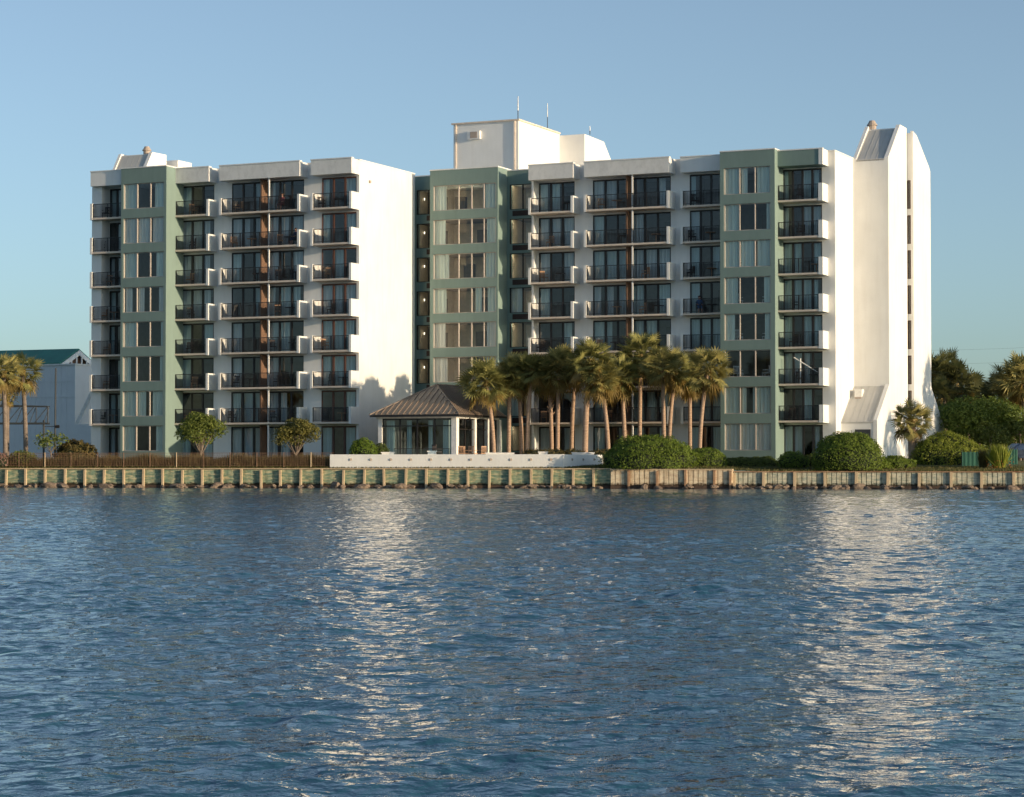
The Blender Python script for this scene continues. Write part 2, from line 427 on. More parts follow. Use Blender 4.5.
def window_bay(u0, u1, wf, wb, wu0, wu1, mull, sidecol, panes_c, key, mat='green', zs=.74, zt=2.75, top=RT, grille=False, curt_p=.6, lamp=False, frame_mat='alu', glass='glass_clear'):
    """a stuccoed bay of stacked picture windows"""
    mb = MB()
    mb.box(u0, wu0, wf, wb, ZG-.3, top); mb.box(wu1, u1, wf, wb, ZG-.3, top)
    z = ZG-.3
    for k in range(-1, 7):
        base = ZB0+FH*k
        mb.box(wu0, wu1, wf, wf+.25, z, base+zs-.002); z = base+zt+.002
    mb.box(wu0, wu1, wf, wf+.25, z, top)
    bp(mb, 'wall', M[mat], 'green stucco bay wall')
    bp(MB().box(u0-.02, u1+.03, wf-.04, wb, top+.002, top+.09), 'parapet_coping', M['cap'])
    Wd = wu1-wu0; H = zt-zs
    fr = MB(); t = .035
    fr.box(0, Wd, 0, .10, 0, .05); fr.box(0, Wd, 0, .10, H-.05, H)
    xs = [0]+[m*Wd for m in mull]+[Wd]
    for i, x in enumerate(xs):
        x0 = min(max(0, x-t), Wd-2*t); fr.box(x0, x0+2*t, -.045, .10, .05, H-.05)
    fo = fr.build('window', M[frame_mat], block); fd = fo.data; bpy.data.objects.remove(fo)
    gl = MB()
    for i in range(len(xs)-1): gl.box(xs[i]+t, xs[i+1]-t, .035, .047, .05, H-.05)
    go = gl.build('window_glass', M[glass], block); gd = go.data; bpy.data.objects.remove(go)
    sl = MB().box(0, Wd, -.11, 0, -.05, 0); so = sl.build('sill', M[mat], block); sd = so.data; bpy.data.objects.remove(so)
    for k in range(-1, 7):
        base = ZB0+FH*k
        f = link('window', fd, block, None, L(wu0, wf+.10, base+zs))
        link('window_glass', gd, f); 
        cs = panes_c[(k+1) % len(panes_c)] if panes_c else []
        if cs: curtain_set([(a*Wd, b*Wd) for a, b in cs], H-.02, .01, .115, f)
    if grille:
        g = MB(); a, b = grille
        for k in range(-1, 7):
            base = ZB0+FH*k; z0 = base+zs-.52
            g.box(wu0+a*Wd, wu0+b*Wd, wf-.03, wf-.004, z0, z0+.42)
            for q in range(6): g.box(wu0+a*Wd+.02, wu0+b*Wd-.02, wf-.05, wf-.03, z0+.03+q*.065, z0+.055+q*.065)
        bp(g, 'air_grille', M['vent'], 'dark air conditioner grilles under the windows')
    lit = key in ('D', 'E', 'D2')
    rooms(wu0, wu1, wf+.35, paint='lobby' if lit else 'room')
    if key == 'E':
        for k in range(-1, 7):
            z = ZB0+FH*k
            bp(MB().box(wu0+.062, wu0+.10, wf+1.5, wf+2.5, z+.2, z+2.1), 'lobby_door', M['roomdark'])
            bp(MB().box(wu0+.8, wu0+2.6, wf+.27, wf+.42, z+2.742, z+2.757), 'room_lamp', em)
    if key == 'D2':
        for k in range(-1, 7): bp(MB().box(wu0+.2, wu0+1.0, wf+.27, wf+.42, ZB0+FH*k+2.742, ZB0+FH*k+2.757), 'room_lamp', em)
# left green tower
TG = RT+.08
window_bay(ug0, ug1, 151.9, 154.4, U(123.2, 151.9), U(163.9, 151.9), [.335, .66], None,
           [[(0, .28), (.8, 1)], [(.0, .3), (.36, .55), (.72, 1)], [(.02, .18), (.88, 1)], [(.0, .3), (.9, 1)], [(.04, .2), (.35, .5), (.85, 1)], [(0, .32), (.78, 1)], [(0, .33), (.36, .64), (.7, 1)], [(0, .3), (.74, 1)]],
           'GL', top=TG)
# left core behind the rooms
core = MB()
core.box(uz0+.3, uce-.3, 158.0, 163.85, ZG-.3, RT-.25)
core.box(uz0+.3, uce-.4, 154.6, 158.0, ZB(7), RT-.25)
bp(core, 'roof', M['cap'])
# ---- right wing
ud0 = uce+.004; ue0, ue1 = U(430, 163.2), U(497.9, 163.2)
window_bay(ud0-1.5, ue0-.002, 165.2, 167.6, U(416.5, 165.2), ue0-.15, [.5], None, [[], [], [(.55, 1)], [], [], [], [], []],
           'D', top=RT-.05, grille=(.45, .97), frame_mat='frame')
window_bay(ue0, ue1, 163.2, 167.6, U(433, 163.2), U(496, 163.2), [.405, .61, .805], None,
           [[(0, .2), (.82, 1)], [(0, .19), (.46, .56), (.84, 1)], [(0, .22), (.8, 1)], [(0, .18), (.84, 1)], [(0, .2), (.66, .76), (.85, 1)], [(0, .24), (.82, 1)], [(0, .18), (.84, 1)], [(0, .2), (.78, 1)]], 'E', top=TG)
uf_l = U(533.0, 163.7)
window_bay(ue1+.003, uf_l-.12, 164.95, 167.6, U(509.5, 164.95), uf_l-.35, [.5], None, [[], [(.0, .4)], [], [], [(0, .5)], [], [], []],
           'D2', top=RT-.05, grille=(.12, .85), frame_mat='frame')
bp(MB().box(uf_l-.12, uf_l+.06, 163.7, WR+.3, ZG-.3, ZB(7)-.002), 'wall', M['white'], 'white fin wall beside the green recess')
bp(MB().box(uf_l+.062, U(538.7, WR), WR, WR+3.4, ZG-.3, RT-.1), 'wall', M['white'])
balcony_bay('F', 528.4, 573, 163.0, WR, [(539, 574.6, 3)], True, True)
balcony_bay('G', 583.9, 669, 163.0, WR, [(593, 630.0, 3), (632.0, 670.8, 3)], True, True, partition=(626, 633))
pier(U(574.6, WR), U(593, WR), WR); pier(U(670.8, WR), U(689.9, WR), WR)
ui0, ui1 = U(720, 162.5), U(774.8, 162.5)
balcony_bay('H', 680.4, 720, 163.5, WR, [(689.9, 722, 3)], True, False, front_u1=ui0-.003, fascia='white')
window_bay(ui0, ui1, 162.5, WR+.8, U(723.8, 162.5), U(770.3, 162.5), [.335, .665], None,
           [[(0, .33), (.34, .66), (.68, 1)], [(0, .3), (.36, .46), (.6, 1)], [(0, .05)], [(0, .22), (.86, 1)],
            [(0, .28), (.84, 1)], [(0, .32), (.36, .64), (.7, 1)], [(0, .3), (.9, 1)], [(0, .33), (.36, .5), (.7, 1)]], 'I', top=TG)
ujr = U(819.2, 163.2)
balcony_bay('J', 779, 819.2, 163.2, WR+.2, [(783, 822, 4)], False, True, front_u0=ui1+.003, front_u1=ujr+.25, fascia='green', cheek_t=.32)
bp(MB().box(ujr-.02, ujr+.28, 163.16, WR+.19, ZB(7)-.01, RT+.03), 'parapet', M['white'])
uk0, uk1 = U(823.5, WR), U(834.3, WR)
bp(MB().box(U(822, WR+.2), uk1, WR+.2, 176, ZG-.3, RT-.02), 'end_wall', M['white'], 'tall white wall beside the rightmost balconies')
bp(MB().box(U(822, WR+.2), uk1+.03, WR+.16, 172, RT-.018, RT+.06), 'wall_coping', M['cap'])
core = MB()
core.box(ud0-1.5, uk0, 168.05, 177, ZG-.3, RT-.25)
core.box(ud0-1.5, uk0-.2, 165.6, 168.05, ZB(7), RT-.25)
bp(core, 'roof', M['cap'])

# ---- stair tower at the right end
w0 = W(853.1, uk1); ul1 = U(888.5, w0)
w1 = W(907, ul1); um = U(913.2, w1); w2 = W(930.4, um)
wfl = w0-3.5
ztop = zat(124.3, ul1, w0+3.5); zs0 = zat(156.8, ul1, w0); zb1 = zat(384, ul1, w0); zb0 = zat(420, ul1, wfl)
prof = [(wfl, ZG-.3), (w1, ZG-.3), (w1, zat(128.1, ul1, w1)), (w0+3.5, ztop), (w0, zs0), (w0, zb1), (wfl, zb0)]
bp(MB().prism_wz(prof, ul1-.3, ul1), 'end_wall', M['white'], 'white side wall of the stair tower with sloped head and foot')
prof2 = [(w0+.01, ZG), (w1, ZG), (w1, ztop-.3), (w0+3.5, ztop), (w0+.01, zs0)]
bp(MB().prism_wz(prof2, uk1-.25+.253, uk1+.26), 'wall', M['white'])
bp(MB().box(uk1+.262, ul1-.302, w0, w0+.3, zb1-.3, zs0-.1), 'wall', M['white'], 'flat white front of the stair tower')
bp(MB().box(uk1+.002, ul1-.302, wfl+.02, wfl+.3, ZG-.3, zb0-.1), 'wall', M['white'], 'low white base wall under the sloped metal')
bp(MB().box(uk1+.262, ul1-.302, w0+3.5, w1, ZG, ztop-.25), 'wall', M['white'])
def slope(ua, ub, wa, za, wb_, zb_, name, thick=.12, seams=0, lab=None):
    mb = MB().prism_wz([(wa, za-thick), (wb_, zb_-thick), (wb_, zb_), (wa, za)], ua, ub)
    for q in range(seams):
        u = ua+(ub-ua)*(q+.5)/seams
        mb.prism_wz([(wa, za+.003), (wb_, zb_+.003), (wb_, zb_+.018), (wa, za+.018)], u-.015, u+.015)
    return bp(mb, name, M['metalroof'], lab)
slope(uk1+.265, ul1-.305, w0, zs0-.12, w0+3.45, ztop-.35, 'roof', seams=5, lab='grey sloped metal roof of the stair tower')
slope(uk1+.004, ul1-.305, wfl, zb0-.12, w0-.02, zb1-.15, 'roof', seams=5, lab='grey sloped metal skirt at the tower foot')
# louvre door in base wall, lamp box
bp(MB().box(ul1-1.7, ul1-.5, wfl-.02, wfl+.018, ZG+.1, ZG+2.3), 'door', M['steel'])
bp(MB().box(ul1+.002, ul1+.05, w0-.6, w0+.2, ZG+.1, ZG+1.3), 'utility_box', M['shade_white'])
lp = MB().box(uk1+.4, uk1+.95, w0-1.2, w0-.55, zb1-1.0, zb1-.4).box(uk1+.45, uk1+.9, w0-1.25, w0-.7, zb1-1.5, zb1-1.0, 1)
bp(lp, 'floodlight', [M['cap'], M['clay']])
lp = MB(); 
vent_c = ((uk1+.26+ul1)/2-.35, w0+4.0)
for q in range(3):
    pass
def vent(uc, wc, z, s_=1.0):
    mb = MB(); mb.bar((uc, wc, z), (uc, wc, z+.5*s_), .38*s_, 12); mb.bar((uc, wc, z+.5*s_), (uc, wc, z+.62*s_), .5*s_, 12, .46*s_)
    mb.bar((uc, wc, z+.62*s_), (uc, wc, z+.95*s_), .42*s_, 12, .25*s_); return bp(mb, 'roof_vent', M['clay'])
vent(vent_c[0]-.75, vent_c[1], ztop-.3, .85)
# fin with the slot of narrow windows
zf = zat(130.6, um, w1); zf2 = zat(171.5, um, w2); zc = zat(387, um, w2)
wf3 = w2+4.3
prof = [(w1+.004, ZG-.3), (wf3, ZG-.3), (wf3, zat(428, um, wf3)), (w2, zc), (w2, zf2), (w2-.35, zf2+.3), (w1+1.2, zf-.2), (w1+.004, zf)]
bp(MB().prism_wz(prof, ul1+.30, um), 'end_wall', M['white'], 'outer white fin wall flaring out at its foot')
slot = MB(); fr = MB()
zz = ZG-.3
for k in range(-1, 7):
    z0 = ZB0+FH*k+.45; slot.box(ul1-.298, ul1+.298, w1+.05, w1+.4, zz, z0); zz = z0+2.25
    f = MB().box(0, .26, 0, .06, 0, .08).box(0, .26, 0, .06, 2.17, 2.25).box(0, .05, 0, .06, .08, 2.17).box(.21, .26, 0, .06, .08, 2.17).build('narrow_window', M['sunlit_frame'], block, loc=L(ul1+.01, w1+.12, z0))
    MB().box(.05, .21, .02, .035, .08, 2.17).build('window_glass', M['glass'], f)
slot.box(ul1-.298, ul1+.298, w1+.05, w1+.4, zz, zf-.15)
bp(slot, 'wall', M['white'])
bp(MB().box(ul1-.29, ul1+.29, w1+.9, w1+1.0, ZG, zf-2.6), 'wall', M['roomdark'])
bp(MB().box(uk1-3, ul1+.28, w1+1.01, w2-.3, ZG-.3, zf2-.5), 'wall', M['white'])

# ---- stair tower head at the left end
wL0 = 158.2
ua, ub = U(109.5, wL0), U(137.5, wL0)
def wof(x, u): return W(x, u)
wt = W(121, ua); zt_ = zat(154, ua, wt); zb_ = RT-.3
pr = [(wL0, zb_), (W(164, ub), zb_), (W(163, ub), zat(155, ub, W(163, ub))), (wt, zt_), (wL0, zb_+.3)]
bp(MB().prism_wz(pr, ub-.0, ub+.3), 'end_wall', M['white'])
bp(MB().prism_wz(pr, ua-.25, ua), 'wall', M['white'])
slope(ua+.002, ub-.002, wL0, zb_+.15, wt, zt_-.2, 'roof', seams=5, lab='grey sloped metal roof over the left stair head')
bp(MB().box(ua+.002, ub-.002, wt, W(163, ub), zb_, zt_-.15), 'wall', M['white'])
vent(ub-.55, wt+.5, zt_-.2, .8)
wq = W(166.5, ub)+.3
ubx = U(177.5, wq)
bp(MB().box(ub-.6, ubx, wq, W(191.5, ubx), RT-.4, zat(160, ubx, wq)), 'plant_room', M['white'], 'small white box behind the left stair head')
# parapet ledge over green tower
bp(MB().box(uz0+.1, ug1-.4, 153.7, 154.1, RT-.2, RT+.25), 'parapet', M['cap'])

# ---- rooftop plant room
wp0 = 169.2
up0, up1 = U(453.5, wp0), U(518.5, wp0)
wp1 = W(559.5, up1); zp = zat(122.5, (up0+up1)/2, wp0)
bp(MB().box(up0, up1, wp0, wp1, RT-.4, zp), 'plant_room', M['white'], 'tall white plant room on the roof')
cp = MB().box(up0-.15, up1+.12, wp0-.15, wp0+.15, zp+.002, zp+.12).box(up1-.15, up1+.12, wp0+.15, wp1, zp+.002, zp+.12)
cp.bar((up0+.25, wp0-.08, RT-.3), (up0+.25, wp0-.08, zp), .06); cp.bar((up1-.3, wp0-.08, RT-.3), (up1-.3, wp0-.08, zp), .06)
bp(cp, 'gutter', M['slab'], 'roof edge gutter and downpipes of the plant room')
up2 = U(584.5, wp1); wp2 = W(604, up2); wp3 = W(611.5, up2)
za = zat(133.8, up2, wp1)
bp(MB().prism_wz([(wp1+.003, RT-.4), (wp3, RT-.4), (wp3, zat(161, up2, wp3)), (wp2, za-.1), (wp1+.003, za)], up1+.003, up2), 'plant_room', M['white'], 'lower white plant room with a chamfered back corner')
ac = MB().box(U(469, wp0), U(481, wp0), wp0-.28, wp0-.004, zat(136.5, up1, wp0), zat(128, up1, wp0))
ac.box(U(471.5, wp0), U(478.5, wp0), wp0-.30, wp0-.281, zat(135.5, up1, wp0), zat(129.2, up1, wp0), 1)
bp(ac, 'air_conditioner', [M['cap'], M['clay']])
def antenna(x, w, y0, y1, r):
    u = U(x, w); z0, z1 = zat(y0, u, w), zat(y1, u, w)
    mb = MB().bar((u, w, z0), (u, w, z0+(z1-z0)*.45), r*.7, 6, mi=0).bar((u, w, z0+(z1-z0)*.45), (u, w, z1), r, 6, r*.6, mi=1)
    bp(mb, 'antenna', [M['steel'], M['cap']])
antenna(518, wp0+.3, 122, 96, .055); antenna(547.5, wp0+6, 128, 103, .045); antenna(590, wp1+1.5, 134.5, 126, .05)
# small scupper pipe on the end walls
bp(MB().box(uce+.003, uce+.12, 156.0, 156.2, RT-1.6, RT-1.4), 'scupper', M['clay'])
# lit corridor lamps in the recess left of the middle green tower
for k in range(0, 7):
    lx = U(424.5, 166.2); bp(MB().box(ue0-1.0, ue0-.5, 165.5, 165.6, ZB(k)+2.742, ZB(k)+2.757), 'room_lamp', em)
    mb = MB().bar((lx, 166.2, ZB(k)+2.02), (lx, 166.2, ZB(k)+2.2), .035, 8, .05)
    bp(mb, 'room_lamp', em2)

# ------------------------------------------------------------------ pavilion
wv0 = 150.0
uv0, uv1 = U(376, wv0+.6), U(456.5, wv0+.6)
pav = empty('pavilion', wp((uv0+uv1)/2, wv0+4, ZG), -ANG, 'low glazed pavilion with brown hipped metal roof beside the palms', 'pavilion')
BV = ((uv0+uv1)/2, wv0+4, ZG)
def pv(mb, name, mat, parent=None): return mb.build(name, mat, parent or pav, BV)
e0, e1 = U(370, wv0), U(459.4, wv0)
ze = zat(414.5, (e0+e1)/2, wv0); half = (e1-e0)/2; um_ = (e0+e1)/2
wr1 = W(507, e1)
zr = zat(384.7, um_, wv0+half)
rf = MB()
A_=(e0, wv0, ze); B_=(e1, wv0, ze); C_=(e1, wr1, ze); D_=(e0, wr1, ze); P_=(um_, wv0+half, zr); Q_=(um_, wr1, zr)
rf.poly([A_, B_, P_]); rf.poly([B_, C_, Q_, P_]); rf.poly([D_, A_, P_, Q_]); rf.poly([C_, D_, Q_])
for a_, b_ in ((A_, P_), (B_, P_), (P_, Q_)): rf.bar((a_[0], a_[1], a_[2]+.02), (b_[0], b_[1], b_[2]+.02), .06, 6)
def lerp(a_, b_, t): return tuple(a_[i]+(b_[i]-a_[i])*t for i in range(3))
for q in range(1, 16):        # standing seams, front hip
    t = q/16; base = lerp(A_, B_, t)
    top = lerp(A_, P_, t*2) if t < .5 else lerp(B_, P_, (1-t)*2)
    rf.bar((base[0], base[1], base[2]+.02), (top[0], top[1], top[2]+.02), .045, 4)
for q in range(1, 20):
    t = q/20; base = lerp(B_, C_, t); wq_ = base[1]
    tt = min(1, (wq_-wv0)/half); top = (e1-(half)*tt, wq_, ze+(zr-ze)*tt)
    rf.bar((base[0], base[1], base[2]+.02), (top[0], top[1], top[2]+.02), .045, 4)
pv(rf, 'roof', M['brownroof'])
fa = MB().box(e0, e1, wv0, wv0+.12, ze-.16, ze-.02, 1).box(e1-.12, e1, wv0+.12, wr1, ze-.16, ze-.02, 1)
fa.box(e0+.1, e1-.125, wv0+.13, wr1, ze-.12, ze-.03, 0)
pv(fa, 'eave', [M['cap'], M['frame']])
bx = MB().box(uv0, uv1, wv0+.6, wv0+.9, ze-.27, ze-.13).box(uv1-.3, uv1, wv0+.9, wr1-.3, ze-.27, ze-.13)
pv(bx, 'beam', M['cap'])
zf_ = ZG+.25
pv(MB().box(uv0, uv1, wv0+.55, wr1-.3, ZG-.2, zf_), 'floor', M['slab'])
def post(u, w, a=.22): pv(MB().box(u-a, u+a, w-a, w+a, zf_, ze-.271), 'post', M['cap'])
post(uv0+.32, wv0+.85, .16); post(uv1-.22, wv0+.85, .21)
for x in (476, 488.5, 500.5): 
    w_ = W(x, uv1); post(uv1-.18, w_, .17)
def glazing(p, q, n, transom, mat='frame'):
    """glass wall between two (u,w) points"""
    pu, pw = p; qu, qw = q; g = MB(); fr = MB(); H = ze-.28-zf_
    for k in range(n+1):
        t = k/n; u = pu+(qu-pu)*t; w = pw+(qw-pw)*t
        fr.box(u-.05, u+.05, w-.05, w+.05, zf_, zf_+H)
    along_u = abs(qu-pu) > abs(qw-pw)
    for z in (0, transom, H-.08):
        if along_u: fr.box(pu, qu, pw-.04, pw+.04, zf_+z, zf_+z+.08)
        else: fr.box(pu-.04, pu+.04, pw, qw, zf_+z, zf_+z+.08)
    f = pv(fr, 'window', M[mat])
    if along_u: g.box(pu, qu, pw-.01, pw+.01, zf_+.081, zf_+H-.081)
    else: g.box(pu-.01, pu+.01, pw, qw, zf_+.081, zf_+H-.081)
    pv(g, 'window_glass', M['pavglass'], f)
glazing((uv0+.5, wv0+.85), (uv1-.45, wv0+.85), 4, 2.25)
glazing((uv1-.18, wv0+1.3), (uv1-.18, wr1-.5), 6, 2.0)
pv(MB().box(uv0+.05, uv0+.2, wv0+1.1, wr1-.3, zf_, ze-.13).box(uv0+.2, uv1-.6, wr1-.5, wr1-.3, zf_, ze-.13), 'wall', M['roomdark'])
cu = MB()
for a_, b_ in ((.6, 1.3), (2.3, 2.7), (4.1, 4.45), (5.3, 6.2)):
    c = curtain_mesh(b_-a_, 2.7, 0, 1); i = len(cu.v)
    cu.v += [(x+uv0+a_, y+wv0+1.2, z+zf_) for x, y, z in c.v]; cu.f += [tuple(q+i for q in f) for f in c.f]; cu.m += c.m
pv(cu, 'curtain', M['curtain'])

# ------------------------------------------------------------------ seawall line
SW0 = Vector((-36.2, 161.0)); SWD = Vector((43.4, -8.0)).normalized(); SWA = math.atan2(SWD.y, SWD.x)
def D(x):                                # distance along the seawall of a column
    t = (x-512)/F; return (t*SW0.y - SW0.x)/(SWD.x - t*SWD.y)
def swp(d, off=0, z=0):                  # off: metres landward
    nx, ny = -SWD.y, SWD.x
    return Vector((SW0.x+SWD.x*d+nx*off, SW0.y+SWD.y*d+ny*off, z))
ZT, ZT2 = 1.36, 1.17

def seawall(x0, x1, label, ztop, pile_x, panel_mat, cap_mat, fwd, horizontal, pile_mat='sw_post', pile_w=.07, tide=True):
    d0, d1 = D(x0), D(x1)
    o = empty('seawall', swp(d0, 0, 0), SWA, label, 'seawall')
    p = MB(); Ln = d1-d0
    p.box(0, Ln, -fwd, .3, -1.2, ztop-.072)
    if horizontal:
        for z in (.95, .62, .30): p.box(0, Ln, -fwd-.035, -fwd, z-.05, z+.05)
    else:
        n = int(Ln/.32)
        for k in range(n):
            p.box(Ln*k/n+.03, Ln*(k+1)/n-.03, -fwd-.05, -fwd, -.5, ztop-.09)
    p.build('panel', M[panel_mat], o)
    MB().box(0, Ln, -fwd-.12, .34, ztop-.07, ztop).build('cap', M[cap_mat], o)
    MB().box(0, Ln, -fwd-.06, -fwd-.036 if horizontal else -fwd-.051, -.6, .2).build('tide_band', M['sw_algae'], o)
    for x in pile_x:
        d = D(x)-d0
        if d < -.1 or d > Ln+.1: continue
        dx = random.uniform(-.03, .03)
        po = MB().box(-pile_w, pile_w, -fwd-.22, -fwd-.052, -1.0, ztop-.09+random.uniform(-.05, .05)).build('pile', M[pile_mat], o, loc=(d+dx, 0, 0)); po.rotation_euler = (0, random.gauss(0, .018), 0)
    return o
lx = [7.4-19.4*k for k in range(1, 6)] + [7.4+19.55*k for k in range(0, 15)] + [301.6+20.9*k for k in range(0, 15)]
seawall(-90, 611, 'long green weathered plank seawall with tan posts left of the big hedge', ZT, lx, 'sw_green', 'sw_post', 0, True)
seawall(611.2, 733, 'bare tan sheet seawall below the big round hedge', ZT-.04, [629.5, 658, 686.5, 714.5, 731], 'sw_tan', 'sw_post', .35, False, 'sw_rust_gap', .07)  # narrow dark strips added for the shaded gaps between the sheets
seawall(733.2, 1110, 'grey green sheet seawall with dark posts at the right end', ZT2, [734.5, 764, 795, 825.5, 856, 887, 918.5, 950.5, 981.5, 1013.5, 1045, 1076], 'sw_grey', 'sw_rust_gap', .05, False, 'sw_post', .09)

# riprap rocks
rk_meshes = []
for q in range(6):
    bm = bmesh.new(); bmesh.ops.create_icosphere(bm, subdivisions=2, radius=1)
    sx = Vector((random.uniform(.8, 1.4), random.uniform(.7, 1), random.uniform(.5, .8)))
    for v in bm.verts:
        n_ = noise.noise(v.co*1.3+Vector((q*9, 0, 0)))*.35 + noise.noise(v.co*3+Vector((q*5, 3, 0)))*.15
        v.co = Vector((v.co.x*sx.x, v.co.y*sx.y, v.co.z*sx.z))*(1+n_)
    me = bpy.data.meshes.new('rock'); bm.to_mesh(me); bm.free(); me.materials.append(M['rock']); rk_meshes.append(me)
for q in range(210):
    x = random.uniform(-10, 1034)
    if 605 < x < 733 and random.random() < .8: continue
    o = bpy.data.objects.new('rock', random.choice(rk_meshes)); C.objects.link(o)
    big = random.random() < .15
    s_ = random.uniform(.28, .42) if big else random.uniform(.13, .26)
    o.scale = (s_*1.3, s_, s_); o.rotation_euler = (random.uniform(-.3, .3), random.uniform(-.3, .3), random.uniform(0, 6))
    p = swp(D(x), -random.uniform(.45, 1.0) - (.35 if 605 < x < 733 else 0), random.uniform(-.02, .14)); o.location = p
    tag(o, 'small brown rock lying in the water along the foot of the seawall', 'rock', 'riprap rocks along the seawall')

# ------------------------------------------------------------------ ground and lawn
g = MB()
# strip rows: offset landward -> height
def lawn_z(off, right):
    if right: a = [(0.3, ZT2-.03), (3, 1.30), (8, 1.62), (16, ZG-.05), (30, ZG-.05)]
    else: a = [(0.3, ZT-.03), (2, 1.45), (5, 1.6), (10, ZG-.05), (30, ZG-.05)]
    for (o0, z0), (o1, z1) in zip(a, a[1:]):
        if off <= o1: return z0+(z1-z0)*(off-o0)/(o1-o0)
    return a[-1][1]
offs = [.3, 1, 2, 3, 4, 5, 6.5, 8, 10, 13, 16, 22, 30, 60, 200, 900, 3000]
ds = [-1500, -300, -60] + [k*3.0 for k in range(-5, 40)] + [130, 180, 400, 1500]
gv = []; 
for off in offs:
    for d in ds:
        br = min(1, max(0, (d-D(700))/(D(760)-D(700))))
        z = lawn_z(min(off, 30), False)*(1-br)+lawn_z(min(off, 30), True)*br
        if 1 < off < 20: z += noise.noise(Vector((d*.4, off*.5, 0)))*.04
        p = swp(d, off, z); gv.append(tuple(p))
n = len(ds)
g.v = gv; g.f = [(j*n+i, j*n+i+1, (j+1)*n+i+1, (j+1)*n+i) for j in range(len(offs)-1) for i in range(n-1)]; g.m = [0]*len(g.f)
gm, nt, b = new_mat('lawn_grass')
f1 = nz(nt, coords(nt), .9, 8, .7); f2 = nz(nt, coords(nt), 14, 4, .7)
c1 = ramp(nt, f1, [(.35, (.055, .075, .018)), (.55, (.11, .115, .03)), (.7, (.17, .13, .055))])
mx = N(nt, 'ShaderNodeMixRGB', blend_type='MULTIPLY'); mx.inputs[0].default_value = 1
nt.links.new(c1, mx.inputs[1]); nt.links.new(ramp(nt, f2, [(.3, (.6, .6, .6)), (.7, (1.2, 1.2, 1.1))]), mx.inputs[2])
nt.links.new(mx.outputs[0], b.inputs['Base Color']); b.inputs['Roughness'].default_value = .95
bump(nt, b, f2, 1, .08)
tag(g.build('ground', gm, smooth=True), kind='structure')

# grass blades on the strip by the wall
gr = MB()
for q in range(26000):
    x = random.uniform(-15, 1040); off = random.uniform(.3, 1)**2*5+.25 if random.random() < .6 else random.uniform(.3, 6)
    d = D(x); br = min(1, max(0, (d-D(700))/(D(760)-D(700))))
    z = lawn_z(off, False)*(1-br)+lawn_z(off, True)*br
    p = swp(d, off, z); h = random.uniform(.04, .13) if off > .8 else random.uniform(.05, .17)
    a = random.uniform(0, 6.28); wd = .03
    dx, dy = math.cos(a)*wd, math.sin(a)*wd; lx_, ly_ = random.uniform(-.05, .05), random.uniform(-.05, .05)
    i = len(gr.v); gr.v += [(p.x-dx, p.y-dy, z-.02), (p.x+dx, p.y+dy, z-.02), (p.x+lx_, p.y+ly_, z+h)]; gr.f.append((i, i+1, i+2)); gr.m.append(0)
tag(gr.build('grass', M['grassb']), 'short green grass along the top of the seawall', 'grass', kind='stuff')

# ------------------------------------------------------------------ water
fan_rows, fan_cols = 1500, 600
Zs = 7.5*np.exp(np.linspace(0, math.log(168/7.5), fan_rows))
Tx = np.linspace(-1, 1, fan_cols)
ZZ = np.repeat(Zs[:, None], fan_cols, 1); XX = Tx[None, :]*(ZZ*.30+5)
dz_sp = np.gradient(Zs)[:, None]; dx_sp = (Zs*.30+5)[:, None]*2/fan_cols
H = np.zeros_like(ZZ); DX = np.zeros_like(ZZ); DY = np.zeros_like(ZZ)
rs = np.random.RandomState(11)
wind = R(-78)                          # direction waves travel (towards the camera, a little from the left)
# slow gusts: patches of rougher and calmer water
gust = np.zeros_like(ZZ)
for k in range(9):
    lam = rs.uniform(8, 30); th = rs.uniform(0, 6.28); ph = rs.uniform(0, 6.28)
    gust += np.sin((XX*math.cos(th)+ZZ*math.sin(th))*6.283/lam*np.array(1.0)+ph)
gust = 1+.16*gust/2.0
NW = 190
for k in range(NW):
    lam = math.exp(rs.uniform(math.log(.10), math.log(1.1))) if k > 8 else rs.uniform(2, 5)
    th = wind + rs.normal(0, .88 if lam < .6 else .6)
    slope_a = .0138 if k > 8 else .0055
    kk = 6.2832/lam; amp = slope_a*1.0/kk; ph = rs.uniform(0, 6.2832)
    kx, ky = kk*math.cos(th), kk*math.sin(th)
    samp = np.maximum(dz_sp*abs(math.sin(th)), dx_sp*abs(math.cos(th)))
    att = np.clip((lam/samp-2.2)/2.0, 0, 1)
    P = kx*XX+ky*ZZ+ph
    H += att*amp*np.sin(P)*gust; c_ = att*amp*np.cos(P)*gust*1.0
    DX += c_*math.cos(th); DY += c_*math.sin(th)
co = np.stack([XX+DX, ZZ+DY, H], -1).reshape(-1, 3)
idx = np.arange(fan_rows*fan_cols).reshape(fan_rows, fan_cols)
q = np.stack([idx[:-1, :-1], idx[:-1, 1:], idx[1:, 1:], idx[1:, :-1]], -1).reshape(-1, 4)
# outer flat sheet in one mesh with the waves
far = np.array([(-3000, -600, -.16), (3000, -600, -.16), (3000, 420, -.16), (-3000, 420, -.16)], float)
co = np.concatenate([co, far]); nb = fan_rows*fan_cols
q = np.concatenate([q, np.array([[nb, nb+1, nb+2, nb+3]])])
me = bpy.data.meshes.new('water')
me.vertices.add(len(co)); me.vertices.foreach_set('co', co.astype(np.float32).ravel())
me.loops.add(q.size); me.loops.foreach_set('vertex_index', q.astype(np.int32).ravel())
me.polygons.add(len(q)); me.polygons.foreach_set('loop_start', np.arange(0, q.size, 4, dtype=np.int32))
me.polygons.foreach_set('loop_total', np.full(len(q), 4, dtype=np.int32))
me.polygons.foreach_set('use_smooth', [True]*len(q)); me.update(); me.validate()
wm, nt, b = new_mat('sea_water')
b.inputs['Base Color'].default_value = (.026, .095, .150, 1); b.inputs['Roughness'].default_value = .03
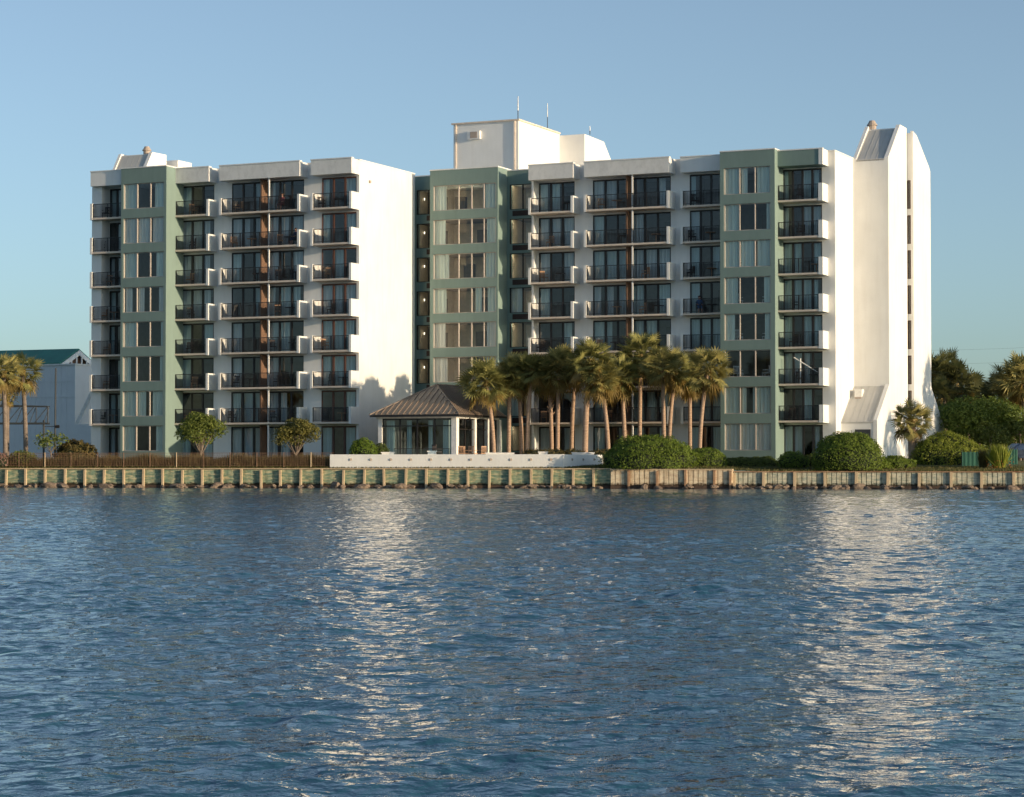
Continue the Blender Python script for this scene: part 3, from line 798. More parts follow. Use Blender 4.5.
b.inputs['IOR'].default_value = 1.33
v = coords(nt, (1, 1.25, 1))
n1 = nz(nt, v, 7.0, 3, .55); n2 = nz(nt, v, 3.2, 2, .5)
ad = N(nt, 'ShaderNodeMath', operation='ADD'); ml = N(nt, 'ShaderNodeMath', operation='MULTIPLY'); ml.inputs[1].default_value = 2.0
nt.links.new(n2, ml.inputs[0]); nt.links.new(n1, ad.inputs[0]); nt.links.new(ml.outputs[0], ad.inputs[1])
bump(nt, b, ad.outputs[0], 1.0, .028)
me.materials.append(wm)
tag(link('water', me), kind='structure')

# ------------------------------------------------------------------ foliage builders
def leaf_cloud(mb, pts, size, mi=0, jitter=.5, up=None):
    for p, nrm, s_ in pts:
        n_ = (nrm + Vector((random.gauss(0, jitter), random.gauss(0, jitter), random.gauss(0, jitter)))).normalized()
        x = n_.orthogonal().normalized(); a = random.uniform(0, 6.28)
        y = n_.cross(x); x, y = x*math.cos(a)+y*math.sin(a), y*math.cos(a)-x*math.sin(a)
        L_ = size*s_; wd = L_*.45
        i = len(mb.v)
        mb.v += [tuple(p-x*L_*.5), tuple(p+y*wd*.5+n_*L_*.08), tuple(p+x*L_*.5), tuple(p-y*wd*.5+n_*L_*.08)]
        mb.f.append((i, i+1, i+2, i+3)); mb.m.append(mi)
def lump_r(d, seed, amp, sc_=2.0):
    return 1+amp*noise.noise(d*sc_+Vector((seed*7.3, seed, 0)))+amp*.5*noise.noise(d*sc_*2.7+Vector((0, seed*3.1, 5)))
def shrub(name, loc, r, nl, size, mat, label, cat, group=None, lump=.15, seed=1, flat=.35, sc_=2.2, core=True, openness=.75):
    """a rounded bush: leaf faces through a lumpy shell over a core coloured dark for inner shade"""
    o = empty(name, loc, 0, label, cat, group)
    mb = MB(); pts = []
    for q in range(nl):
        d = Vector((random.gauss(0, 1), random.gauss(0, 1), random.gauss(0, 1))).normalized()
        if d.z < -flat: d.z = -d.z
        rr = lump_r(d, seed, lump, sc_)*(openness+(1.03-openness)*random.random()**.5+(random.random()**3*.10 if random.random() < .12 else 0))
        p = Vector((d.x*r[0]*rr, d.y*r[1]*rr, max(.02, (d.z*rr+flat)/(1+flat)*r[2])))
        pts.append((p, Vector((d.x/r[0], d.y/r[1], d.z/r[2])).normalized(), random.uniform(.7, 1.3)))
    leaf_cloud(mb, pts, size); mb.build('foliage', mat, o)
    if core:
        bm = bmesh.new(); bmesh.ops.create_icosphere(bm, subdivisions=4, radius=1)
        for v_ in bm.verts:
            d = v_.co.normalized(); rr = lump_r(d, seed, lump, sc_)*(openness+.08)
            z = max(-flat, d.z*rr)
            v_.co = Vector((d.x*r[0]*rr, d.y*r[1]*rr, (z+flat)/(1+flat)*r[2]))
        me_ = bpy.data.meshes.new('dark_core'); bm.to_mesh(me_); bm.free(); me_.materials.append(M['hedgecore'])
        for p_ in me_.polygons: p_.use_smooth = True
        link('dark_core', me_, o)
    return o

def palm_mesh(h, cr, seed, dry=.25, nf=46, fan=.75, leaf=None, lean=(0, 0), trunk_r=.17, bark=M['bark'], boots=False):
    random.seed(seed)
    pts = []; rad = []
    for k in range(9):
        t = k/8; pts.append((lean[0]*t*t, lean[1]*t*t, h*t-.1)); rad.append(trunk_r*(1.35 if k == 0 else 1.05-.15*t))
    tm = MB().path(pts, rad, 10)
    # ring bumps of leaf scars
    for k in range(int(h/.35)):
        t = (k+.5)*.35/h
        if t > 1: break
        r_ = trunk_r*(1.12-.15*t); c_ = Vector((lean[0]*t*t, lean[1]*t*t, h*t))
        tm.bar(c_, c_+Vector((0, 0, .05)), r_, 10, r_*.96)
    if boots:
        for k in range(26):
            z = h*(.55+.45*k/26); a = k*2.4; t = z/h; c_ = Vector((lean[0]*t*t, lean[1]*t*t, z))
            o_ = Vector((math.cos(a), math.sin(a), 0))
            tm.bar(c_+o_*trunk_r*.8, c_+o_*(trunk_r+.14)+Vector((0, 0, .22)), .05, 5, .03)
    cm = MB(); dm = MB(); top = Vector((lean[0], lean[1], h))
    for k in range(nf):
        isdry = k < nf*dry*.6
        el = R(random.uniform(-72, -30)) if isdry else math.asin(min(1, max(-.7, -0.7+1.7*(max(0, k-nf*dry*.6)/(nf*(1-dry*.6)))**.85)))
        el += R(random.uniform(-8, 8)); az = k*2.39996+random.uniform(-.2, .2)
        d = Vector((math.cos(el)*math.cos(az), math.cos(el)*math.sin(az), math.sin(el)))
        pl = cr*random.uniform(.38, .66)
        base = top+d*.12; tip = base+d*pl+Vector((0, 0, -.10*pl*math.cos(el)))
        tgt = dm if isdry else cm
        tgt.bar(base, tip, .022, 4, .014, cap=False)
        side = d.cross(Vector((0, 0, 1)))
        side = side.normalized() if side.length > .05 else Vector((1, 0, 0))
        nrm = side.cross(d).normalized(); nrm = (nrm+Vector((random.gauss(0, .6), random.gauss(0, .6), random.gauss(0, .3)))).normalized()
        dirf = (d+Vector((0, 0, -.10 if not isdry else -.5))).normalized()
        side = dirf.cross(nrm).normalized()
        nlf = 14; spread = R(random.uniform(85, 130)); fr_ = cr*random.uniform(.40, .54); fold = random.uniform(-.25, .35)
        for j in range(nlf):
            a = -spread+2*spread*j/(nlf-1)
            dd = (dirf*math.cos(a)+side*math.sin(a)+nrm*fold*abs(math.sin(a))).normalized()
            ln = fr_*random.uniform(.85, 1.1)*(1-.2*abs(a)/spread)
            p1 = tip+dd*ln*.55; p2 = tip+dd*ln+Vector((0, 0, -(.10 if not isdry else .45)*ln*random.uniform(.4, 1.3)))
            wv = dd.cross(nrm).normalized()*(.042*cr/1.6)
            i = len(tgt.v)
            tgt.v += [tuple(tip-wv*.4), tuple(tip+wv*.4), tuple(p1+wv), tuple(p1-wv), tuple(p2)]
            tgt.f += [(i, i+1, i+2, i+3), (i+3, i+2, i+4)]; tgt.m += [0, 0]
    # spent flower stalks / brown heart
    dm.bar(top-Vector((0, 0, .35)), top+Vector((0, 0, .15)), trunk_r*1.3, 8, trunk_r*1.6)
    return tm, cm, dm
def palm(x, Z, z0, ytop, ycen, cr, seed, label, group, lean=0, name='palm_tree', leaf='palm', bark='bark', nf=46, dry=.25, tr=.17, boots=False, leany=0):
    """x base column, ycen row of the crown centre"""
    if group == PG: Z += 6; cr *= [1.15, 1.05, 1.12, 1.0, 1.1][seed % 5]; ycen -= 1; nf = [80, 62, 72, 90, 66][seed % 5]; leaf = 'palmgreen' if seed % 3 else 'palm'
    X, Y = gp(x, Z); zc_ = zy(ycen, Z); h = zc_-z0
    tm, cm, dm = palm_mesh(h, cr, seed, dry, nf, lean=(lean, leany), trunk_r=tr, boots=boots)
    o = empty(name, (X, Y, z0), 0, label, 'palm tree', group)
    tm.build('trunk', M[bark], o, smooth=True); cm.build('crown', M[leaf], o); dm.build('dead_fronds', M['palmdry'], o)
    return o

PG = 'sabal palms in the row before the right wing'
# base column, depth, crown row, crown radius, lean (m), label
plist = [
 (494, 162.5, 383, 1.75, -.6, 'leftmost palm of the row, dark crown leaning over the pavilion roof', False, .15),
 (508.8, 163.5, 380, 1.6, .1, 'second palm from the left in the row, just right of the pavilion', False, .2),
 (521.8, 164, 374, 1.6, -.3, 'palm with a ringed trunk close left of its twin before the narrow balconies', False, .2),
 (527.3, 163, 371, 1.6, .3, 'palm at the right of the close twin trunks before the narrow balconies', False, .2),
 (551.8, 164, 377, 1.5, -.2, 'dark palm with a short skirt of dead stubs before the narrow balconies', True, .3),
 (557.6, 163, 370, 1.65, .1, 'palm just right of the dark stubby palm in the row', False, .2),
 (571.5, 167, 374, 1.5, .3, 'shaded grey trunked palm standing behind the row', False, .15),
 (585, 160.5, 362, 1.75, .35, 'thick palm with a trunk of pale leaf boots at the end of the terrace wall', True, .3),
 (608.5, 160, 379, 1.7, -.6, 'golden crowned palm leaning left at the left end of the big hedge', False, .4),
 (625, 161.5, 377, 1.55, -.3, 'golden palm rising behind the left part of the big hedge', False, .35),
 (639.7, 164.5, 357, 1.85, .1, 'tallest palm of the row, rising behind the middle of the big hedge', False, .2),
 (664, 161, 367, 1.7, -.1, 'palm with a pale trunk behind the right part of the big hedge', False, .3),
 (668.8, 164.5, 373, 1.6, .5, 'palm half hidden behind the pale trunk at the right of the hedge', False, .25),
 (690, 166, 383, 1.4, .0, 'small palm whose trunk stands hidden left of the last palm', False, .3),
 (699.5, 159, 371, 1.75, .6, 'rightmost palm of the row, standing alone with a gently curved trunk', False, .3),
]
for i, (x, Z, yc, cr, ln, lab, boots, dry) in enumerate(plist):
    palm(x, Z, 1.8, 0, yc, cr, 100+i, lab, PG, lean=ln, nf=50, dry=dry, tr=.21 if i == 7 else .15, boots=boots)
# left palms
palm(26, 166, 1.6, 0, 371, 1.7, 201, 'tall palm with thin trunk before the pale shed at far left', 'palms at the left edge', lean=-.3, dry=.35, bark='bark2', leaf='palmgreen')
palm(5.5, 164, 1.6, 0, 373, 1.6, 202, 'palm cut by the left edge of the view, upper golden crown', 'palms at the left edge', lean=-.2, dry=.4, bark='bark2')
palm(7, 168, 1.6, 0, 396, .9, 203, 'small low palm crown under the palm at the left edge', 'palms at the left edge', lean=0, dry=.3, nf=26, bark='bark2')
# right palms
palm(912, 158, 1.35, 0, 421, 1.55, 210, 'short stout palm with orange trunk before the stair tower foot', None, lean=.0, nf=70, dry=.15, tr=.27, boots=True)
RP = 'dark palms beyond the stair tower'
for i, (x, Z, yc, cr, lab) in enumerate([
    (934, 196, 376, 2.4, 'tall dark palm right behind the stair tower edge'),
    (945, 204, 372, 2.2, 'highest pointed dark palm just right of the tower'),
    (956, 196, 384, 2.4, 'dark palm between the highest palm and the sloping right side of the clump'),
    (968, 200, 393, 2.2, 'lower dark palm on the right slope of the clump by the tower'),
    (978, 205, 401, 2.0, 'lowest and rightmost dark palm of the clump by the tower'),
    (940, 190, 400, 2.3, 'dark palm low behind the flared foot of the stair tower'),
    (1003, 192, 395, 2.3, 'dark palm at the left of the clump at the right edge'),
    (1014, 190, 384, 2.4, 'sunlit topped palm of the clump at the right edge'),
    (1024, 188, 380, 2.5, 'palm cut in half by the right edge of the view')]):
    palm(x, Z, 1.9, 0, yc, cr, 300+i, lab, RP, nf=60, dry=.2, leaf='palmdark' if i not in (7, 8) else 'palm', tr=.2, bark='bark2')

random.seed(55)
def tree(name, x, Z, z0, yc, r, nl, size, mat, label, trunk_h, group=None, lump=.25, bark='bark2', seed=3, nclump=14, tr=.12, flatz=.8):
    X, Y = gp(x, Z); zc_ = zy(yc, Z)-z0
    o = empty(name, (X, Y, z0), 0, label, 'tree', group)
    tb = MB(); tb.path([(0, 0, -.1), (.05, .02, trunk_h*.5), (0, 0, trunk_h)], [tr*1.3, tr, tr*.8], 8)
    cl = []
    for q in range(nclump):
        d = Vector((random.gauss(0, 1), random.gauss(0, 1), random.gauss(0, .8))).normalized()
        if d.z < -.45: d.z = -d.z
        c_ = Vector((d.x*r[0]*.68, d.y*r[1]*.68, zc_+d.z*r[2]*.62)); cl.append((c_, random.uniform(.32, .5)))
        tb.bar((0, 0, trunk_h), (c_.x*.8, c_.y*.8, trunk_h+(c_.z-trunk_h)*.8), tr*.4, 5, tr*.12)
    cl.append((Vector((0, 0, zc_)), .55))
    tb.build('trunk', M[bark], o)
    mb = MB(); pts = []
    for q in range(nl):
        c_, cr = random.choice(cl)
        d = Vector((random.gauss(0, 1), random.gauss(0, 1), random.gauss(0, 1))).normalized()
        rr = (.45+.6*random.random()**.6)*(1+.25*noise.noise(d*3+c_))
        p = c_+Vector((d.x*r[0]*cr*rr, d.y*r[1]*cr*rr, d.z*r[2]*cr*rr))
        pts.append((p, d, random.uniform(.7, 1.3)))
    leaf_cloud(mb, pts, size, jitter=.7); mb.build('crown', mat, o)
    return o
tree('small_tree', 201, 162.5, 1.65, 433, (1.8, 1.6, 1.45), 4600, .20, M['olive'], 'small round green tree standing behind the fence before the left wing', .6, lump=.3)
tree('small_tree', 296, 162.0, 1.65, 436, (1.6, 1.5, 1.35), 4600, .19, M['bronze'], 'small round bronze leaved tree behind the fence below the wide balconies', .6, nclump=12)
random.seed(66)
shrub('shrub', (*gp(363, 160), 1.9), (1.0, .9, 1.55), 2600, .13, M['bright'], 'bright lime green round bush left of the pavilion', 'bush', seed=4)
shrub('shrub', (*gp(380, 163), 1.9), (.7, .7, 1.2), 900, .16, M['darkleaf'], 'dark low bush between the lime bush and the pavilion', 'bush', seed=5)
shrub('shrub', (*gp(76, 166), 1.75), (1.5, 1.1, 1.6), 2200, .24, M['brownleaf'], 'dark spiky bush before the pale shed', 'bush', seed=6, lump=.35)
tree('small_tree', 51, 165, 1.65, 443, (1.3, .9, .9), 260, .28, M['olive'], 'sparse sprawling sapling left of the dark bush', .8, nclump=9, tr=.05)
shrub('shrub', (*gp(22, 163), 1.6), (1.2, .8, 1.0), 700, .16, M['olive'], 'low green plant behind the fence at far left', 'bush', seed=8)
# hedges to the right
random.seed(77)
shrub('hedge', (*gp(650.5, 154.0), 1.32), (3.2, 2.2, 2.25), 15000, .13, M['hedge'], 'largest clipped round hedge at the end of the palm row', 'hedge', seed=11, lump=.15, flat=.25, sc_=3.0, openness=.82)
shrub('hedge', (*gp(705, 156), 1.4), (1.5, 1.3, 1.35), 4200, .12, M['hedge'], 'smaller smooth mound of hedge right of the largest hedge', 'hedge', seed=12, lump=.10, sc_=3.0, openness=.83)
for x, Z, rx, rz, lab, mt in [(741, 157, 1.6, .75, 'low loose shrub before the right green tower', 'darkleaf'), (762, 158, 1.3, .8, 'low dark shrub at the right foot of the green tower', 'darkleaf'),
                      (793, 155.5, 1.1, 1.15, 'medium round hedge left of the big round bush', 'hedge'), (815, 157, .8, 1.0, 'small hedge tucked against the big round bush', 'darkleaf'),
                      (895, 154, 1.3, .85, 'low green shrub left of the stout palm', 'hedge'), (880, 153.5, .9, .6, 'low shrub at the right foot of the big round bush', 'hedge')]:
    shrub('shrub', (*gp(x, Z), 1.35), (rx, 1.0, rz), int(1800*rx), .14, M[mt], lab, 'bush', seed=int(x), lump=.2)
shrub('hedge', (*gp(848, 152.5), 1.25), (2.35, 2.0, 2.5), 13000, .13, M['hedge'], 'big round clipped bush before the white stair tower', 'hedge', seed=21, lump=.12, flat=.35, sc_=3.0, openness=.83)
shrub('hedge', (*gp(946, 158), 1.3), (2.7, 2.0, 2.45), 11000, .14, M['yellowleaf'], 'yellow green loose hedge right of the stout palm', 'hedge', seed=22, lump=.2, openness=.8)
shrub('shrub', (*gp(925, 159.5), 1.3), (1.1, 1.0, 1.6), 2500, .14, M['brownleaf'], 'reddish brown bush just right of the stout palm', 'bush', seed=23, lump=.25)
tree('broad_tree', 977, 186, 1.9, 424, (3.9, 3.4, 2.35), 12000, .26, M['midleaf'], 'broad round dark green tree under the palms right of the tower', 2.4, nclump=26, seed=5, tr=.18)
for i, (x, Z) in enumerate([(990, 183), (1001, 186), (1020, 184)]):
    tree('broad_tree', x, Z, 1.9, 437, (1.9, 1.8, 1.5), 1800, .24, M['darkleaf'], ['slim trunked dark tree standing behind the green screens', 'slim dark tree right behind the yellow grass clump', 'slim dark tree at the right edge by the parked car'][i], 2.2, nclump=10, tr=.1)
# far wood behind everything at right and left
fw = MB(); pts = []
for q in range(16000):
    x = random.uniform(925, 1130) if random.random() < .75 else random.uniform(-120, 100)
    Z = random.uniform(255, 285); X, Y = gp(x, Z)
    hmax = 4.5+1.8*noise.noise(Vector((X*.15, 3, 0)))
    pts.append((Vector((X, Y, 1.8+random.random()**.7*hmax)), Vector((0, -1, .4)), random.uniform(.7, 1.4)))
leaf_cloud(fw, pts, .7)
tag(fw.build('distant_wood', M['darkleaf']), 'far off dark mass of trees behind the grounds', 'wood', kind='stuff')

# yellow ornamental grass clump with orange flowers
def grass_clump(x, Z, z0, r, h, n_, label, mat, flowers=0):
    X, Y = gp(x, Z); o = empty('ornamental_grass', (X, Y, z0), 0, label, 'plant')
    mb = MB()
    for q in range(n_):
        a = random.uniform(0, 6.28); rr = r*.4*random.random()**.5; l_ = h*random.uniform(.6, 1.05)
        p = Vector((math.cos(a)*rr, math.sin(a)*rr, 0)); t = p*1.5+Vector((random.gauss(0, .22)*r*1.6, random.gauss(0, .2), 0)); t.z = l_
        e = t+Vector((math.cos(a)*r*.35, math.sin(a)*r*.35, -l_*.15*random.random()))
        s_ = Vector((-math.sin(a), math.cos(a), 0))*.03; i = len(mb.v)
        m_ = (p+t)*.5
        mb.v += [tuple(p-s_), tuple(p+s_), tuple(m_+s_), tuple(m_-s_), tuple(t), tuple(e)]
        mb.f += [(i, i+1, i+2, i+3), (i+3, i+2, i+4)]; mb.m += [0, 0]
    mb.build('leaves', M[mat], o)
    if flowers:
        fm = MB(); leaf_cloud(fm, [(Vector((random.uniform(-r, r), random.uniform(-r, r)*.6-.2, random.uniform(.05, h*.35))), Vector((0, -1, .3)), 1) for _ in range(flowers//3)], .11)
        fm.build('flowers', M['flower'], o)
grass_clump(999, 152.5, 1.25, .85, 1.75, 900, 'yellow green grass clump with orange flowers at its foot', 'yellowleaf', 260)
grass_clump(983, 153.5, 1.25, .55, 1.45, 350, 'thin bronze grass clump between the green screens', 'brownleaf', 60)

# green fabric screens
def screen(x0, x1, Z, y0, y1, label):
    X0, Y = gp(x0, Z); X1, _ = gp(x1, Z); zt_ = zy(y0, Z); z0 = 1.28
    o = empty('fabric_screen', ((X0+X1)/2, Y, z0), 0, label, 'screen')
    hw = (X1-X0)/2; n_ = 24; mb = MB(); H_ = zt_-z0
    for k in range(n_):
        a, b_ = -hw+2*hw*k/n_, -hw+2*hw*(k+1)/n_
        ya, yb = .012*math.sin(k*1.1), .012*math.sin((k+1)*1.1)
        za, zb2 = H_-.06*math.sin(math.pi*((k*.25) % 1)), H_-.06*math.sin(math.pi*(((k+1)*.25) % 1))
        mb.poly([(a, ya, .05), (b_, yb, .05), (b_, yb, zb2), (a, ya, za)]); mb.poly([(b_, yb+.01, .05), (a, ya+.01, .05), (a, ya+.01, za), (b_, yb+.01, zb2)])
    mb.build('tarp', M['tarp'], o)
    for x in (-hw, 0, hw): MB().bar((x, .07, -.1), (x, .07, H_+.08), .03, 6).build('post', M['steel'], o)
screen(962, 979.5, 155, 451.5, 466, 'widest green fabric screen beside the yellow green hedge')
screen(984.5, 993, 155, 453, 466, 'narrow green fabric screen between the two grass clumps')
screen(1006, 1017.5, 156, 449, 467, 'dark green fabric screen at the right beside the car')

# parked car at the right edge
def car(x, Z, z0, label):
    X, Y = gp(x, Z); o = empty('parked_car', (X, Y, z0), R(8), label, 'car')
    prof = [(-2.1, .35), (2.1, .35), (2.15, .75), (1.25, .92), (.6, 1.42), (-.9, 1.45), (-1.6, .98), (-2.15, .85)]
    mb = MB(); n_ = len(prof); i = 0
    for y in (-.85, .85): mb.v += [(p[0], y*(.86 if p[1] > 1.2 else 1), p[1]) for p in prof]
    mb.f = [tuple(range(n_-1, -1, -1)), tuple(range(n_, 2*n_))] + [(k, (k+1) % n_, n_+(k+1) % n_, n_+k) for k in range(n_)]; mb.m = [0]*len(mb.f)
    mb.build('body', M['carpaint'], o)
    wn = MB()
    wn.poly([(-1.35, -.83, 1.0), (-.1, -.83, .98), (-.1, -.76, 1.36), (-.85, -.76, 1.37)]); wn.poly([(0, -.83, .98), (1.1, -.83, .96), (.55, -.76, 1.35), (0, -.76, 1.36)])
    wn.v = [(a, b_-.03, c_) for a, b_, c_ in wn.v]
    wn.build('window', M['glass'], o)
    for a in (-1.3, 1.3):
        for s_ in (-.86, .66):
            w_ = MB().bar((a, s_, .33), (a, s_+.2, .33), .33, 16).build('wheel', M['tyre'], o)
            MB().bar((a, s_-.01, .33), (a, s_, .33), .2, 12).build('rim', M['alu'], w_)
    MB().box(2.08, 2.16, -.7, -.4, .6, .74).build('headlight', M['cap'], o); MB().box(2.08, 2.16, .4, .7, .6, .74).build('headlight', M['cap'], o)
car(1027, 172, 1.75, 'dark blue parked car cut by the right edge of the view')

# ------------------------------------------------------------------ terrace wall with little lights
tw0 = gp(330, 157.8); tw1 = gp(563, 155.0); tw2 = gp(603, 158.8)
tl = empty('terrace_wall', (tw0[0], tw0[1], 0), 0, 'low white terrace wall with small round lights below the pavilion', 'terrace wall')
def tpoly(a, b, thick, z0, z1, name, mat, zlow=None):
    d = Vector((b[0]-a[0], b[1]-a[1])).normalized(); n_ = Vector((-d.y, d.x))*thick
    pts = [(a[0], a[1]), (b[0], b[1]), (b[0]+n_.x, b[1]+n_.y), (a[0]+n_.x, a[1]+n_.y)]
    return MB().prism_xy(pts, z0, z1).build(name, mat, tl, (tw0[0], tw0[1], 0))
zw1 = zy(454.4, 157)
tpoly(tw0, tw1, .3, 1.2, zw1, 'wall', M['white']); tpoly((tw1[0]+.004, tw1[1]+.002), tw2, .3, 1.2, zw1-.02, 'wall', M['white'])
MB().prism_xy([(tw0[0], tw0[1]+.31), (tw1[0], tw1[1]+.31), (tw2[0]-.1, tw2[1]+.31), (tw2[0]-.1, 168), (tw0[0], 168)], 1.3, zw1-.35).build('floor', M['slab'], tl, (tw0[0], tw0[1], 0))
for x in list(range(351, 560, 20))+[572, 583, 594]:
    a, b_ = (tw0, tw1) if x < 563 else (tw1, tw2)
    t = (x-512)/F; # intersection of the column with the wall line
    den = (b_[0]-a[0])-t*(b_[1]-a[1]); q_ = (t*a[1]-a[0])/den; p = (a[0]+(b_[0]-a[0])*q_, a[1]+(b_[1]-a[1])*q_)
    zz_ = zy(459.5, p[1]); mb = MB().bar((p[0], p[1]-.05, zz_), (p[0], p[1]-.003, zz_), .085, 10)
    mb.build('wall_light', M['clay'], tl, (tw0[0], tw0[1], 0))
TZ = zw1-.35
# planters on the terrace
def planter(x, Z, wd, h, label, plant=None):
    X, Y = gp(x, Z); o = empty('planter', (X, Y, zw1-.3), 0, label, 'planter', 'white planters on the terrace')
    h = h+.3
    MB().prism_xy([(-wd, -.3), (wd, -.3), (wd, .3), (-wd, .3)], 0, h).build('tub', M['cap'], o)
    MB().box(-wd-.05, wd+.05, -.35, .35, h+.002, h+.07).build('rim', M['cap'], o)
    if plant:
        mb = MB(); leaf_cloud(mb, [(Vector((random.uniform(-wd, wd), random.uniform(-.2, .2), h+.07+random.random()*plant)), Vector((0, 0, 1)), 1) for _ in range(int(260*wd+100))], .13)
        mb.build('foliage', M['olive'], o)
planter(388, 158.4, .42, .10, 'white planter at the left corner of the pavilion terrace')
planter(432, 157.9, .28, .18, 'small white planter below the middle of the pavilion glass')
planter(500, 157.2, .95, .05, 'long white planter at the foot of the second palm', .0)
planter(543, 156.8, .30, .12, 'small white planter between the palm trunks on the terrace')
planter(583, 158.8, .75, .08, 'white raised planter at the foot of the thick boot palm')
for x, lab in ((553, 'low brown green plants at the foot of the stubby palms'), (535, 'low plants right of the twin palm trunks'), (602, 'dark low plants at the right end of the terrace wall'), (571, 'low dark plants before the shaded palm')):
    shrub('shrub', (*gp(x, 161), TZ), (1.1, .6, .75), 600, .14, M['brownleaf'], lab, 'bush', seed=x, lump=.3)
# terrace rail
rl = empty('terrace_railing', (*gp(394, 157.9), zw1), R(-8), 'thin dark railing on the terrace wall before the pavilion glass', 'railing')
mb = MB().box(0, 3.9, -.02, .02, .38, .42)
mb.build('handrail', M['rail'], rl)
for k in range(6): MB().box(.77*k, .77*k+.03, -.015, .015, 0, .38).build('post', M['rail'], rl)
MB().box(.03, 3.85, -.005, .005, .05, .34).build('glass_panel', M['glass'], rl)

# ------------------------------------------------------------------ chairs and tables
def chair_parts(seat, leg):
    out = {}
    out['seat'] = MB().box(-.24, .24, -.24, .24, .40, .46)
    bk = MB()
    for k in range(5): bk.box(-.22+.1*k, -.18+.1*k, .21, .25, .50, .88)
    bk.box(-.24, .24, .20, .26, .86, .94); out['backrest'] = bk
    return out
def make_chair(mat, label, loc, rz, cat='chair', group=None):
    o = empty('chair', loc, rz, label, cat, group); ps = chair_parts(mat, mat)
    ps['seat'].build('seat', mat, o); ps['backrest'].build('backrest', mat, o)
    lm = {}
    for sx in (-1, 1):
        for sy in (-1, 1):
            top = .46 if sy < 0 else .88
            MB().bar((sx*.21, sy*.21, 0), (sx*.21, sy*.22, top), .022, 6).build('leg', mat, o)
        MB().box(sx*.22-.025, sx*.22+.025, -.22, .22, .62, .66).build('armrest', mat, o)
    return o
def make_table(mat, label, loc, rz, r=.4, h=.7, group=None):
    o = empty('table', loc, rz, label, 'table', group)
    MB().bar((0, 0, h-.04), (0, 0, h), r, 16).build('tabletop', mat, o)
    MB().bar((0, 0, 0), (0, 0, h-.04), .035, 8).bar((0, 0, 0), (0, 0, .04), .24, 12, .2).build('pedestal', mat, o)
    return o
floor_names = ['second', 'third', 'fourth', 'fifth', 'sixth', 'seventh', 'eighth']
stack = {'Z': 'leftmost grey stack', 'A': 'stack by left green tower', 'B': 'wide left wing stack', 'C': 'stack beside the blank end wall',
         'F': 'narrow stack by middle green tower', 'G': 'wide stack above palms', 'H': 'stack by right green tower', 'J': 'rightmost stack'}
dark0 = make_chair(M['chairdark'], 'x', (0, 0, 0), 0); white0 = make_chair(M['chairwhite'], 'x', (0, 0, 0), 0); wood0 = make_chair(M['chairwood'], 'x', (0, 0, 0), 0)
tab0 = make_table(M['chairdark'], 'x', (0, 0, 0), 0); tabw = make_table(M['chairwood'], 'x', (0, 0, 0), 0)
random.seed(99)
for key, (u0, u1, wf, wg, un) in BAYS.items():
    for k in range(7):
        wide = key in 'BG'
        halves = [(u0+.5, (u0+u1)/2-.3, ' left half of the'), ((u0+u1)/2+.2, u1-.5, ' right half of the')] if wide else [(u0+.45, u1-.5, '')]
        for ha, hb, hl in halves:
            if random.random() < .72:
                u = random.uniform(ha+.1, ha+(hb-ha)*.45); src, nm = random.choice([(dark0, 'dark'), (dark0, 'dark'), (wood0, 'tan')])
                copy_thing(src, wp(u, wf+.72, ZB(k)+.2), -ANG+random.uniform(-1.2, 1.2),
                           f'{nm} chair on{hl if hl else " the"} {floor_names[k]} floor balcony, {stack[key]}', group='chairs on the balconies')
            if random.random() < .55:
                u = random.uniform(ha+(hb-ha)*.6, hb-.15); src, nm = random.choice([(tab0, 'dark'), (tab0, 'dark'), (tabw, 'tan')])
                copy_thing(src, wp(u, wf+.7, ZB(k)+.2), 0,
                           f'{nm} round table on{hl if hl else " the"} {floor_names[k]} floor balcony, {stack[key]}', group='tables on the balconies')
# white chairs behind the windows of the right green tower
for k, fl in ((1, 'third'), (2, 'fourth'), (3, 'fifth'), (4, 'sixth')):
    wi = (U(723.8, 162.5), U(770.3, 162.5))
    for f_, nm in ((.2, 'left'), (.82, 'right')):
        copy_thing(white0, wp(wi[0]+(wi[1]-wi[0])*f_, 163.6, ZB(k)+.2+.35), -ANG+(.9 if f_ < .5 else -.9), f'white chair at the {nm} inside the {fl} floor window, right green tower', scale=(1.15, 1.15, 1.15), group='white chairs behind the windows')
# terrace chairs
for i, (x, Z, lab) in enumerate([(461.5, 159, 'leftmost tan chair on the terrace beside the pavilion'), (467, 160, 'second tan chair on the terrace beside the pavilion'),
                                 (473, 159.2, 'third tan chair on the terrace left of the first palm'), (481.5, 159.5, 'tan chair on the terrace nearest the first palm trunk')]):
    X, Y = gp(x, Z); copy_thing(wood0, (X, Y, TZ), i*1.3, lab, group='tan chairs on the terrace')
copy_thing(dark0, (*gp(437, 158.6), TZ+.1), 2.2, 'dark chair before the pavilion glass beside the small planter')
for o in (dark0, white0, wood0, tab0, tabw):
    for ch in list(o.children): bpy.data.objects.remove(ch)
    bpy.data.objects.remove(o)
# folded parasol leaning on the rightmost balcony, third floor
uj0, uj1 = BAYS['J'][0], BAYS['J'][1]
k = 1
o = empty('parasol', wp(uj0+1.5, 163.9, ZB(k)+.2), -ANG, 'folded pale parasol leaning across the third floor balcony of the rightmost stack', 'parasol')
MB().bar((0, 0, 0), (0, 0, 1.9), .06, 8, .05).build('stand', M['cap'], o)
MB().bar((-.5, 0, 1.98), (1.35, 0, .85), .055, 8, .025).build('pole', M['cap'], o)
